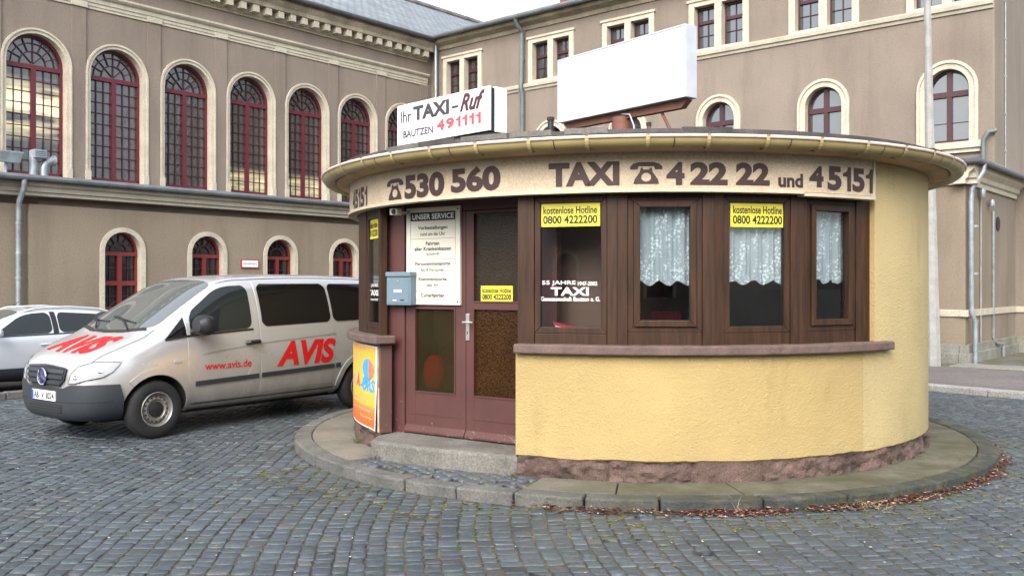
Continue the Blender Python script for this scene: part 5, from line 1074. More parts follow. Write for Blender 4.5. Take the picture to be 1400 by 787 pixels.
mb.build('feet', MT['black'], ts, F.M()); mb = MB(); mb.box(0.02, L-0.02, 0.02, 0.2, z0-0.03, z0-0.011); mb.build('base_rail', MT['black'], ts, F.M())
def ft(body, u0, u1, v0, v1, m, bold=0, shear=0, nm='lettering'): mb = MB(); hh = z1-z0; flat_text(mb, digits(body, u0*L, u1*L, z1-v1*hh, z1-v0*hh, bold, 0.16) if '11' in body else text_fit(body, u0*L, u1*L, z1-v1*hh, z1-v0*hh, bold, shear), -0.0025); mb.build(nm, m, fc, F1.M())
ft('Ihr', .045, .17, .16, .45, MT['greyink'], 0.012); ft('TAXI', .19, .59, .10, .45, MT['greyink'], 0.045); ft('-', .62, .685, .29, .345, MT['greyink'], 0.06); ft('Ruf', .70, .955, .055, .47, MT['plum'], 0.035, 0.45)
ft('BAUTZEN', .075, .415, .655, .83, MT['greyink'], 0.022); ft('491111', .455, .915, .545, .80, MT['redink'], 0.05); ft('Tino König & Silvio Seiler GbR', .62, .975, .865, .935, MT['ltgrey'], 0.0)
sa, sb_ = ((763-700)/FPX*11.05, 11.05), ((937-700)/FPX*9.5, 9.5); F, L = sign_box('', '', sa, sb_, 0, 0, 0); z0, z1 = 3.70, 4.455
bs = thing('blank_light_box', 'large blank white light box tilted on a red-brown post above the kiosk roof', 'sign', tuple(F.P(L/2, 0.1, 3.1)))
mb = MB(); mb.box(0, L, 0, 0.02, z0+0.01, z1-0.01); fc = mb.build('face', MT['signface'], bs, F.M()); mb = MB(); mb.box(-0.008, L+0.008, 0.004, 0.175, z0, z1); mb.build('box', MT['alu'], bs, F.M(), bevel=0.006)
mb = MB(); ring(mb, -0.006, L+0.006, z0, z1, 0.018, -0.006, 0.02); mb.build('rim', MT['alu'], bs, F.M())
mb = MB(); mb.tube([F.P(L/2-0.03,0.11,3.08), F.P(L/2-0.03,0.11,z0-0.06)], 0.112, 20); pst = mb.build('post', MT['rustpaint'], bs, smooth=True)
mb = MB(); mb.hexa([F.P(*q) for q in ((0.1,0.07,z0-0.08),(L-0.12,0.07,z0-0.09),(L-0.12,0.15,z0-0.09),(0.1,0.15,z0-0.08),(0.02,0.07,z0-0.012),(L-0.03,0.07,z0-0.012),(L-0.03,0.15,z0-0.012),(0.02,0.15,z0-0.012))]); mb.build('beam', MT['rustpaint'], bs)
mb = MB(); mb.tube([F.P(L*0.78,0.11,z0-0.07), F.P(L*0.92,0.2,3.06)], 0.018, 8); mb.build('strut', MT['rustpaint'], bs)
mb = MB(); mb.tube([F.P(L/2+0.02,0.06,z0-0.03), F.P(L/2+0.16,0.04,z0-0.06), F.P(L/2+0.26,0.0,z0-0.2), F.P(L/2+0.30,-0.02,3.08)], 0.009, 6); mb.build('cable', MT['ltgrey'], bs, smooth=True)
def rp(px, d, z): return Vector(((px-CXP)/FPX*d, d, z))
for px, d, ya, r_, lab, nm in ((753, 9.6, 161, 0.032, 'short black vent pipe on the kiosk roof left of the blank light box', 'roof_vent'), (887, 9.8, 168, 0.022, 'stubby brown pipe on the kiosk roof right of the light box post', 'roof_vent')):
    zt = EYE+(HOR-ya)/FPX*d; q = MB(); q.tube([rp(px,d,3.05), rp(px,d,zt)], r_, 10); v_ = thing(nm, lab, 'pipe', tuple(rp(px,d,3.05))); q.build('pipe', MT['rustpaint'] if px > 800 else MT['black'], v_, smooth=True); q = MB(); q.tube([rp(px,d,zt-0.03), rp(px,d,zt+0.004)], r_+0.008, 10); q.build('collar', MT['black'], v_)

# fallen leaves and dry weeds along the kerb
def leaves(name, n, gen, cols, kind='stuff', size=1.0):
    vs, fs, ms = [], [], []
    for _ in range(n):
        x, y, z = gen(); a = random.random()*6.28; l = random.uniform(0.008, 0.026)*size; w_ = l*random.uniform(0.35, 0.7); tl = random.uniform(-0.4, 0.4); t2 = random.uniform(-0.4, 0.4)
        pts = [(-l,0,0),(-l*0.2,-w_,0.003),(l,0,0),(-l*0.1,w_,0.003),(0,0,-0.002)]; b_ = len(vs); c_, s_ = math.cos(a), math.sin(a)
        for p in pts: vs.append((x+p[0]*c_-p[1]*s_, y+p[0]*s_+p[1]*c_, z+p[2]+abs(p[0]*tl)+abs(p[1]*t2)))
        k = random.choices(range(len(cols)), [c[1] for c in cols])[0]
        for f in ((0,1,4),(1,2,4),(2,3,4),(3,0,4)): fs.append(tuple(b_+i for i in f)); ms.append(k)
    mb = MB(); mb.v, mb.f, mb.m = vs, fs, ms; o = mb.build(name, [c[0] for c in cols]); tag(o, kind=kind); return o
lm = [(mat('rust_leaf', (0.13,0.035,0.025), 0.8, 0.3, 20), 6), (mat('brown_leaf', (0.075,0.04,0.03), 0.8, 0.3, 20), 5), (mat('tan_leaf', (0.28,0.18,0.11), 0.8, 0.3, 20), 2.5), (mat('pink_petal', (0.5,0.34,0.30), 0.8, 0.2, 20), 1.3)]
def kerb_drift():
    while True:
        p = random.triangular(phi_at(690,3.9), R(86), R(2)); dens = 0.5+0.75*mn.noise((p*7, 0, 0))+0.3*mn.noise((p*19, 3, 0))
        if random.random() < dens: break
    r = 3.885 + abs(random.gauss(0, 0.055)); q = kp(p, r, 0); return q.x, q.y, 0.006 + max(0, 0.035*(1-(r-3.885)/0.08))*random.random()
tag(leaves('fallen_leaves', 2000, kerb_drift, lm), 'drift of rust-red leaves and pink petals along the island kerb', 'leaves')
def loose():
    while True:
        x, y = random.uniform(-5, 6), random.uniform(5.3, 13)
        if math.hypot(x-KX, y-KY) > 3.95: return x, y, 0.006
tag(leaves('loose_petals', 200, loose, [(lm[3][0], 2), (MT['boardwhite'], 2), (lm[2][0], 2)], size=0.55), 'scattered pale petals and scraps on the cobbles', 'petals')
mossm = mat('yellow_green_moss', (0.15,0.135,0.03), 0.95, 0.35, 14, fine=0.5)
def moss():
    while True:
        p = random.uniform(R(-60), R(95)); r = 3.93 + abs(random.gauss(0, 0.7)); q = kp(p, r, 0)
        if mn.noise((q.x*1.7, q.y*1.7, 5)) + 0.5*mn.noise((q.x*6, q.y*6, 1)) > -0.1 + (r-3.93)*0.25: return q.x, q.y, -0.008
tag(leaves('moss_tufts', 9000, moss, [(mossm, 3), (mat('olive_moss', (0.085,0.09,0.025), 0.95, 0.3, 14), 2)]), 'yellow-green moss growing in the joints round the island', 'moss')
def grass(name, spots, m, label):
    mb = MB()
    for (x, y, z, n, h, sp, lean) in spots:
        for _ in range(n):
            a = random.random()*6.28; d = sp*math.sqrt(random.random()); bx_, by_ = x+d*math.cos(a), y+d*math.sin(a); hh = h*random.uniform(0.5, 1.1); ex = random.gauss(0, lean)*hh; ey = random.gauss(0, lean)*hh; w_ = 0.0025
            pa = Vector((bx_, by_, z)); pb = Vector((bx_+ex*0.4, by_+ey*0.4, z+hh*0.6)); pc = Vector((bx_+ex, by_+ey, z+hh*(0.75 if lean > 1 else 1)))
            s_ = Vector((math.sin(a), math.cos(a), 0))*w_; mb.add([pa-s_, pa+s_, pb+s_*0.8, pb-s_*0.8, pc], [(0,1,2,3),(3,2,4)])
    return tag(mb.build(name, m), label, 'grass', kind='stuff')
k1, k2, k3, k4 = kp(phi_at(1190,3.95), 3.95, 0), kp(phi_at(1165,3.9), 3.9, 0), kp(PL-R(9), 3.3, ZP), kp(phi_at(1010,3.9), 3.9, 0)
grass('dry_grass', [(k1.x,k1.y,0,50,0.09,0.17,2.2), (k2.x,k2.y,0,22,0.07,0.12,2.0), (k4.x,k4.y,0.02,8,0.12,0.03,0.9)], mat('straw', (0.32,0.25,0.13), 0.9, 0.2, 10), 'dry straw-coloured grass lying against the kerb at the right')
k5 = kp(R(62), 3.93, 0); k6 = kp(phi_at(657,8), 3.87, 0)
grass('weeds', [(k3.x,k3.y,ZP,26,0.12,0.05,0.7), (-1.30,8.72,ZP,20,0.06,0.05,0.8), (0.0,7.93,ZP,24,0.05,0.06,0.8), (k5.x,k5.y,0,30,0.05,0.2,0.8)], mat('weed_green', (0.07,0.085,0.03), 0.9, 0.3, 10), 'small green weeds at the foot of the pier and step')
# ------------------------------------------------------------ vehicles
def m_dusty_paint(name, col):
    m, nt, b = nodes(name); vec = coords(nt); sep = N(nt, 'ShaderNodeSeparateXYZ'); nt.links.new(vec, sep.inputs[0])
    mr = N(nt, 'ShaderNodeMapRange'); mr.inputs[1].default_value = 1.0; mr.inputs[2].default_value = 0.25; nt.links.new(sep.outputs[2], mr.inputs[0])       # road dirt thrown up the sides
    mu = N(nt, 'ShaderNodeMath', operation='MULTIPLY'); nt.links.new(mr.outputs[0], mu.inputs[0]); nt.links.new(ramp(nt, noise(nt, coords(nt, (1,1,0.5)), 4, 7, 0.65), 0.25, 0.75, (0.25,)*3+(1,), (0.95,)*3+(1,)), mu.inputs[1])
    nt.links.new(mixc(nt, mu.outputs[0], col, (0.26,0.23,0.19)), b.inputs['Base Color']); nt.links.new(ramp(nt, mu.outputs[0], 0, 0.8, (0.22,)*3+(1,), (0.6,)*3+(1,)), b.inputs['Roughness'])
    b.inputs['Metallic'].default_value = 0.5; b.inputs['Coat Weight'].default_value = 0.5; b.inputs['Coat Roughness'].default_value = 0.06; return m
m_silver = m_dusty_paint('silver_car_paint', (0.60,0.605,0.61))
m_whitec = mat('white_silver_car_paint', (0.60,0.63,0.67), 0.25, 0.02, 2, metal=0.3, coat=0.7)
m_grey2 = mat('pale_grey_car_paint', (0.5,0.52,0.54), 0.25, 0.02, 2, metal=0.4, coat=0.6)
m_bump = mat('dark_bumper_plastic', (0.030,0.036,0.043), 0.5, 0.1, 5, bstr=0.05, bscale=200)
m_tint = m_glass_dark('tinted_car_glass', (0.006,0.006,0.007), 1.5, 0, 0.02)
m_wind = m_glass_dark('windscreen_glass', (0.10,0.11,0.11), 3.0, 0, 0.02)
m_side = m_glass_dark('car_side_glass', (0.016,0.021,0.022), 1.55, 0, 0.02)
m_tyre = mat('tyre_rubber', (0.014,0.014,0.015), 0.8, 0.3, 8, bstr=0.2)
m_rim = mat('steel_rim', (0.32,0.31,0.29), 0.45, 0.15, 6, metal=0.6)
m_seam = plain('panel_gap', (0.02,0.02,0.02), 0.8)
m_lamp = m_glass_dark('headlight_lens', (0.36,0.38,0.39), 1.5, 0, 0.05)
m_chrome = plain('chrome', (0.75,0.76,0.78), 0.12, 1.0)
m_tail = m_glass_dark('tail_light_red', (0.35,0.01,0.012), 1.5, 0, 0.05)
m_avis = plain('red_vehicle_lettering', (0.60,0.012,0.018), 0.25)
m_star = plain('emblem_blue_black', (0.02,0.015,0.12), 0.3)
def cat_rom(xs, ys, x): return float(np.interp(x, xs, ys))
class Car:
    # table rows: x, zbottom, w_sill, w_mid, z_mid, w_belt, z_belt, w_top, z_top_edge, z_centre
    def __init__(s, root, rows, paint, axles, wheel_r, arch_r, half_w, nose=1.0):
        s.root = root; rows = sorted([((r[0]*nose,) + tuple(r[1:]) if r[0] > 0 else r) for r in rows], key=lambda r: -r[0]); vs = []; fs = []; nr = 9; full = 2*nr-2
        for (x, zb_, ws, wm, zm, wb, zbl, wt, zte, zc_) in rows:
            half = [(0,zb_),(ws*0.7,zb_),(ws,zb_+0.05),(wm,zm),(wb,zbl),(wb*0.45+wt*0.55+0.018*(zte-zbl > 0.2),zbl*0.45+zte*0.55),(wt,zte),(wt*0.72,zte*0.22+zc_*0.78),(0,zc_)]
            vs += [(x, y, z) for y, z in half] + [(x, -y, z) for y, z in half[-2:0:-1]]
        for i in range(len(rows)-1):
            for k in range(full): a = i*full+k; b2 = i*full+(k+1) % full; fs.append((a, b2, b2+full, a+full))
        n = len(rows); fs.append(tuple(range(full))[::-1]); fs.append(tuple(range((n-1)*full, n*full)))
        mb = MB(); mb.add(vs, fs); o = mb.build('body', paint, root, smooth='all')
        sub = o.modifiers.new('sub', 'SUBSURF'); sub.levels = sub.render_levels = 3
        dg = bpy.context.evaluated_depsgraph_get(); me0 = bpy.data.meshes.new_from_object(o.evaluated_get(dg))
        bm = bmesh.new(); bm.from_mesh(me0); bmesh.ops.triangulate(bm, faces=bm.faces); s.bvh = BVHTree.FromBMesh(bm); bm.free()
        cut = []
        for ax in axles:
            for sg in (-1, 1):
                c_ = MB(); c_.tube([(ax, sg*(half_w-0.34), wheel_r), (ax, sg*(half_w+0.3), wheel_r)], arch_r, 40); co = c_.build('cutter', paint)
                bo = o.modifiers.new('arch', 'BOOLEAN'); bo.operation = 'DIFFERENCE'; bo.object = co; bo.solver = 'EXACT'; cut.append(co)
        dg = bpy.context.evaluated_depsgraph_get(); me = bpy.data.meshes.new_from_object(o.evaluated_get(dg)); o.modifiers.clear()
        me.materials.clear(); me.materials.append(paint); me.materials.append(m_seam)
        for p_ in me.polygons:          # the inside of the wheel arches is black liner
            c_ = p_.center; p_.material_index = 0
            for ax in axles:
                r_ = math.hypot(c_.x-ax, c_.z-wheel_r)
                if abs(r_-arch_r) < 0.012 and abs(p_.normal.y) < 0.5 and abs(c_.y) > half_w-0.36: p_.material_index = 1
                if r_ < arch_r+0.005 and abs(abs(c_.y)-(half_w-0.34)) < 0.01: p_.material_index = 1
        o.data = me; me.set_sharp_from_angle(angle=R(40)); s.body = o
        for co in cut: bpy.data.objects.remove(co)
    def hit(s, mode, a, b2):
        if mode == 'L': o, d = Vector((a, 3, b2)), Vector((0,-1,0))
        elif mode == 'R': o, d = Vector((a, -3, b2)), Vector((0,1,0))
        elif mode == 'T': o, d = Vector((a, b2, 4)), Vector((0,0,-1))
        elif mode == 'B': o, d = Vector((-8, a, b2)), Vector((1,0,0))
        else: o, d = Vector((3*math.cos(a), 3*math.sin(a), b2)), Vector((-math.cos(a), -math.sin(a), 0))
        h = s.bvh.ray_cast(o, d); return (h[0], h[1], d) if h[0] else None
    def wrap(s, name, vs, fs, mode, off, m, parent=None, skirt=0.012, grid=0.05, smooth='all'):
        vs, fs = cut_grid(vs, fs, grid, grid); out = []; ok = []
        for p in vs:
            h = s.hit(mode, p[0], p[1]); ok.append(h is not None)
            if h is None: out.append(Vector((0,0,0))); continue
            n_ = h[1] if h[1].dot(h[2]) < 0 else -h[1]; out.append(h[0] + n_*off)
        fs = [f for f in fs if all(ok[i] for i in f)]
        mb = MB(); mb.add(out, fs)
        if skirt:
            cnt = {}
            for f in fs:
                for a, b2 in zip(f, f[1:]+f[:1]): k = (min(a,b2), max(a,b2)); cnt[k] = cnt.get(k, 0)+1
            base = {}
            for (a, b2), c_ in cnt.items():
                if c_ == 1:
                    for v in (a, b2):
                        if v not in base:
                            h = s.hit(mode, vs[v][0], vs[v][1]); n_ = h[1] if h[1].dot(h[2]) < 0 else -h[1]; base[v] = len(mb.v); mb.v.append(tuple(out[v]-n_*skirt))
                    mb.f.append((a, b2, base[b2], base[a])); mb.m.append(0)
        o = mb.build(name, m, parent or s.root)
        if smooth: o.data.polygons.foreach_set('use_smooth', [True]*len(o.data.polygons)); o.data.set_sharp_from_angle(angle=R(35))
        return o
    def poly(s, name, pts, mode, off, m, parent=None, rnd=0, **kw):
        for r_ in ((0.055, 0.02, 0.008)[:rnd+1] if rnd and mode != 'F' else (0.05, 0.02)[:rnd]):
            q = []
            for a, b2 in zip(pts, pts[1:]+pts[:1]):
                t = min(0.25, r_/max(1e-6, math.hypot(a[0]-b2[0], a[1]-b2[1]))); q += [(a[0]+(b2[0]-a[0])*t, a[1]+(b2[1]-a[1])*t), (b2[0]+(a[0]-b2[0])*t, b2[1]+(a[1]-b2[1])*t)]
            pts = q
        return s.wrap(name, pts, [tuple(range(len(pts)))], mode, off, m, parent, **kw)
    def text(s, body, x0, x1, z0, z1, mode, off, m, parent=None, bold=0.03, shear=0, flip=False, name='lettering', f=None):
        vs, fs = text_fit(body, 0, 1, 0, 1, bold, shear); vs = [(f(p) if f else ((x1 - p[0]*(x1-x0)) if flip else (x0+p[0]*(x1-x0)), z0+p[1]*(z1-z0))) for p in vs]
        return s.wrap(name, vs, fs, mode, off, m, parent, skirt=0, grid=0.06)
    def line(s, name, pts, mode, wd, off, m, parent=None):
        vs = []; fs = []; ext = []
        for a, b2 in zip(pts, pts[1:]):
            n_ = max(1, int(math.hypot(b2[0]-a[0], b2[1]-a[1])/0.05))
            ext += [(a[0]+(b2[0]-a[0])*i/n_, a[1]+(b2[1]-a[1])*i/n_) for i in range(n_)]
        ext.append(pts[-1])
        for i, p in enumerate(ext):
            a, b2 = ext[max(i-1,0)], ext[min(i+1,len(ext)-1)]; dx, dy = b2[0]-a[0], b2[1]-a[1]; l = math.hypot(dx, dy) or 1; vs += [(p[0]-dy/l*wd/2, p[1]+dx/l*wd/2), (p[0]+dy/l*wd/2, p[1]-dx/l*wd/2)]
        mb = MB(); pts3 = []
        for p in vs:
            h = s.hit(mode, p[0], p[1]); 
            if h is None: pts3.append(None); continue
            n_ = h[1] if h[1].dot(h[2]) < 0 else -h[1]; pts3.append(h[0]+n_*off)
        for i in range(len(ext)-1):
            q = [pts3[i*2], pts3[i*2+1], pts3[i*2+3], pts3[i*2+2]]
            if all(v is not None for v in q): mb.add(q, [(0,1,2,3)])
        return mb.build(name, m, parent or s.root)
def wheel(root, x, y, r, wd, sg, hub, cover=False):
    mb = MB(); h = wd/2; c_ = (x, y, r)
    prof = [(r*0.60,-h*0.9),(r*0.66,-h),(r*0.90,-h*0.98),(r*0.975,-h*0.8),(r,-h*0.5),(r,h*0.5),(r*0.975,h*0.8),(r*0.90,h*0.98),(r*0.66,h),(r*0.60,h*0.9)]
    mb.lathe(prof, 48, c_, 'Y'); o = mb.build('wheel', m_tyre, root, smooth=True)
    mb = MB(); f = sg*h
    mb.lathe([(r*0.61,f*0.92),(r*0.585,f*0.98),(r*0.56,f*0.9),(r*0.545,f*0.55),(r*0.50,f*0.42),(r*0.44,f*0.66),(r*0.36,f*0.72),(r*0.30,f*0.55),(0,f*0.5)], 48, c_, 'Y'); rim = mb.build('rim', m_rim, o, smooth=True)
    mb = MB()
    for k in range(16):
        a = 2*math.pi*k/16; ca, sa_ = math.cos(a), math.sin(a); pts = []
        for t in range(10):
            b2 = 2*math.pi*t/10; rr = r*(0.425 + 0.035*math.cos(b2)); tt = r*0.028*math.sin(b2); pts.append((x + rr*ca - tt*sa_, r + rr*sa_ + tt*ca))
        mb.prism(pts, lambda p, d: (p[0], y+d, p[1]), f*0.60, f*0.735)
    mb.build('rim_holes', m_seam, rim)
    mb = MB(); mb.lathe([(r*0.27,f*0.5),(r*0.27,f*0.74),(r*0.20,f*0.82),(0,f*0.84)], 24, c_, 'Y'); hb = mb.build('hub_cap', hub, rim, smooth=True)
    mb = MB()
    for k in range(5): a = 2*math.pi*k/5; mb.lathe([(0,f*0.83),(r*0.035,f*0.83),(r*0.035,f*0.6)], 8, (x+r*0.185*math.cos(a), y, r+r*0.185*math.sin(a)), 'Y')
    mb.build('wheel_bolts', m_seam, hb)
    return o

# --- the van
van = thing('minivan', 'silver minivan with red rental lettering on bonnet and side parked left of the kiosk', 'van')
rows = [  # x, zb, ws, wm, zm, wb, zbelt, wt, ztop_edge, zc
 (0.945,.33,.36,.42,.52,.40,.66,.34,.74,.77), (0.90,.27,.56,.62,.52,.60,.72,.50,.83,.87), (0.80,.24,.70,.77,.52,.75,.79,.62,.90,.95), (0.62,.23,.80,.87,.55,.85,.87,.71,.99,1.03),
 (0.38,.23,.86,.925,.60,.905,.95,.77,1.07,1.11), (0.12,.23,.89,.95,.62,.93,1.02,.79,1.15,1.19), (-.05,.23,.90,.955,.62,.94,1.07,.79,1.235,1.30), (-.30,.23,.90,.96,.62,.945,1.12,.775,1.40,1.455),
 (-.65,.23,.90,.96,.62,.95,1.15,.76,1.615,1.67), (-.93,.23,.90,.96,.62,.95,1.165,.755,1.765,1.825), (-1.2,.23,.90,.96,.62,.95,1.18,.76,1.825,1.88), (-1.8,.23,.90,.96,.62,.95,1.20,.765,1.85,1.91),
 (-2.8,.23,.90,.96,.62,.95,1.22,.765,1.855,1.91), (-3.5,.25,.89,.955,.62,.945,1.23,.76,1.835,1.89), (-3.78,.30,.86,.93,.62,.92,1.23,.74,1.80,1.85), (-3.86,.34,.82,.89,.62,.88,1.2,.71,1.74,1.78)]
V = Car(van, rows, m_silver, (0, -3.2), 0.33, 0.395, 0.955, 0.86)
# bumper, grille, lamps
def th(deg): return R(deg)
bump_pts = [(th(-66),.27),(th(-40),.26),(th(0),.26),(th(40),.26),(th(66),.27),(th(66.5),.50),(th(64),.655),(th(50),.655),(th(33),.645),(th(26),.605),(th(14),.60),(th(0),.60),(th(-14),.60),(th(-26),.605),(th(-33),.645),(th(-50),.655),(th(-64),.655),(th(-66.5),.50)]
bumper = V.poly('bumper', bump_pts, 'F', 0.022, m_bump, skirt=0.05, grid=0.04)
V.poly('lower_intake', [(th(-24),.33),(th(24),.33),(th(25),.42),(th(-25),.42)], 'F', 0.026, m_seam, bumper, skirt=0.0)
for k in range(3): V.line('intake_bar', [(th(-24),.345+.03*k),(th(24),.345+.03*k)], 'F', 0.010, 0.032, m_bump, bumper)
V.line('bumper_crease', [(th(-60),.47),(th(-30),.455),(th(0),.45),(th(30),.455),(th(60),.47)], 'F', 0.012, 0.024, m_seam, bumper)
grille = V.poly('grille', [(th(-21),.625),(th(0),.605),(th(21),.625),(th(27),.70),(th(28.5),.815),(th(12),.83),(th(0),.835),(th(-12),.83),(th(-28.5),.815),(th(-27),.70)], 'F', 0.016, m_seam, skirt=0.03, grid=0.04)
for z_, hw_ in ((.665, 23.5), (.725, 26), (.785, 27)): V.poly('grille_bar', [(th(-hw_),z_-.019),(th(hw_),z_-.019),(th(hw_+.6),z_+.017),(th(-hw_-.6),z_+.017)], 'F', 0.034, m_bump, grille, skirt=0.03)
V.line('grille_surround', [(th(-21),.622),(th(0),.602),(th(21),.622),(th(27.4),.70),(th(29),.818),(th(12),.834),(th(0),.839),(th(-12),.834),(th(-29),.818),(th(-27.4),.70),(th(-21),.622)], 'F', 0.014, 0.03, m_bump, grille)
hc = V.hit('F', 0.0, .715)[0]; ex = hc.x + 0.052
mb = MB(); mb.lathe([(0,0.0),(0.092,0.0),(0.092,0.012),(0,0.014)], 32, (ex-0.012, 0, .725), 'X'); em = mb.build('emblem', m_star, grille)
mb = MB(); mb.lathe([(0.083,0.01),(0.086,0.02),(0.094,0.022),(0.099,0.01)], 36, (ex-0.012, 0, .725), 'X'); mb.build('emblem_ring', m_chrome, em, smooth=True)
mb = MB()
for k in range(3):
    a = R(90+120*k); pts = [(0.088*math.cos(a), 0.088*math.sin(a)), (0.018*math.cos(a+R(60)), 0.018*math.sin(a+R(60))), (0,0), (0.018*math.cos(a-R(60)), 0.018*math.sin(a-R(60)))]
    mb.prism(pts, lambda p, d: (d, p[0], .725+p[1]), ex, ex+0.012)
mb.build('emblem_star', m_chrome, em)
for sg in (-1, 1):
    pts = [(th(31*sg),.660),(th(36*sg),.662),(th(45*sg),.705),(th(54*sg),.735),(th(60*sg),.79),(th(65.5*sg),.895),(th(58*sg),.90),(th(48*sg),.892),(th(38*sg),.845),(th(33*sg),.765)]
    if sg < 0: pts = pts[::-1]
    hl = V.poly('headlight', pts, 'F', 0.012, m_lamp, rnd=1, skirt=0.02, grid=0.04)
    for a, z_, r_ in ((44, .785, .05), (52.5, .815, .038), (37, .735, .03)):
        h = V.hit('F', R(a*sg), z_); c_ = h[0] + h[1]*0.008; q = MB(); e1 = h[1].orthogonal().normalized(); e2 = h[1].cross(e1); n_ = 20
        for r0, r1, hh0, hh1 in ((0.0, r_*0.55, 0.006, 0.009), (r_*0.7, r_, 0.008, 0.006)):
            q.add([c_ + (e1*math.cos(2*math.pi*k/n_)+e2*math.sin(2*math.pi*k/n_))*rr + h[1]*hh for rr, hh in ((max(r0,1e-4),hh0),(r1,hh1)) for k in range(n_)], [(k,(k+1) % n_,n_+(k+1) % n_,n_+k) for k in range(n_)])
        q.build('reflector', m_chrome, hl)
    V.line('lamp_edge', pts+[pts[0]], 'F', 0.008, 0.014, m_seam, hl)
hp = V.hit('F', 0.0, .52)[0]; px_ = hp.x + 0.035
mb = MB(); mb.box(px_-0.02, px_, -0.26, 0.26, .455, .565); pt = mb.build('number_plate', MT['white'], van, bevel=0.003)
mb = MB(); mb.box(px_-0.01, px_+0.0015, -0.256, -0.215, .459, .561); mb.build('blue_band', plain('plate_blue', (0.02,0.08,0.45)), pt)
mb = MB(); tf_ = text_fit('AB', -0.205, -0.095, .475, .548, 0.02); mb.add([(px_+0.0025, p[0], p[1]) for p in tf_[0]], tf_[1]); tf_ = text_fit('V 3024', -0.035, 0.245, .475, .548, 0.02); mb.add([(px_+0.0025, p[0], p[1]) for p in tf_[0]], tf_[1]); mb.build('lettering', MT['ink'], pt)
mb = MB()
for z_ in (.53, .492): mb.lathe([(0,0.003),(0.015,0.003),(0.015,0)], 14, (px_, -0.066, z_), 'X')
mb.build('plate_seals', plain('seal_grey', (0.3,0.4,0.45)), pt)
# glass
V.poly('windscreen', [(0.075,0.0),(0.05,.34),(-.04,.655),(-.10,.735),(-.90,.655),(-.955,.35),(-.965,0),(-.955,-.35),(-.90,-.655),(-.10,-.735),(-.04,-.655),(0.05,-.34)], 'T', 0.006, m_wind, rnd=1)
V.poly('cowl', [(0.125,0.0),(0.10,.36),(0.0,.70),(-.035,.66),(0.055,.34),(0.08,0.0),(0.055,-.34),(-.035,-.66),(0.0,-.70),(0.10,-.36)], 'T', 0.008, m_seam, skirt=0.0)
def tp(x, y, up): h = V.hit('T', x, y); return h[0] + Vector((0,0,up))
for ya, yb in ((0.42, -0.22), (-0.28, -0.70)):
    q = MB(); q.tube([tp(0.07, ya, 0.03), tp(-0.02, (ya*2+yb)/3, 0.045), tp(-0.09, (ya+yb*2)/3+0.02, 0.04), tp(-0.13, yb+0.04, 0.03)], 0.011, 6); wp = q.build('wiper', MT['black'], van)
    q = MB(); q.tube([tp(-0.05, (ya+yb)/2+0.3, 0.022), tp(-0.10, (ya+yb)/2-0.1, 0.022), tp(-0.14, yb-0.02, 0.022)], 0.008, 6); q.build('wiper_blade', MT['black'], wp)
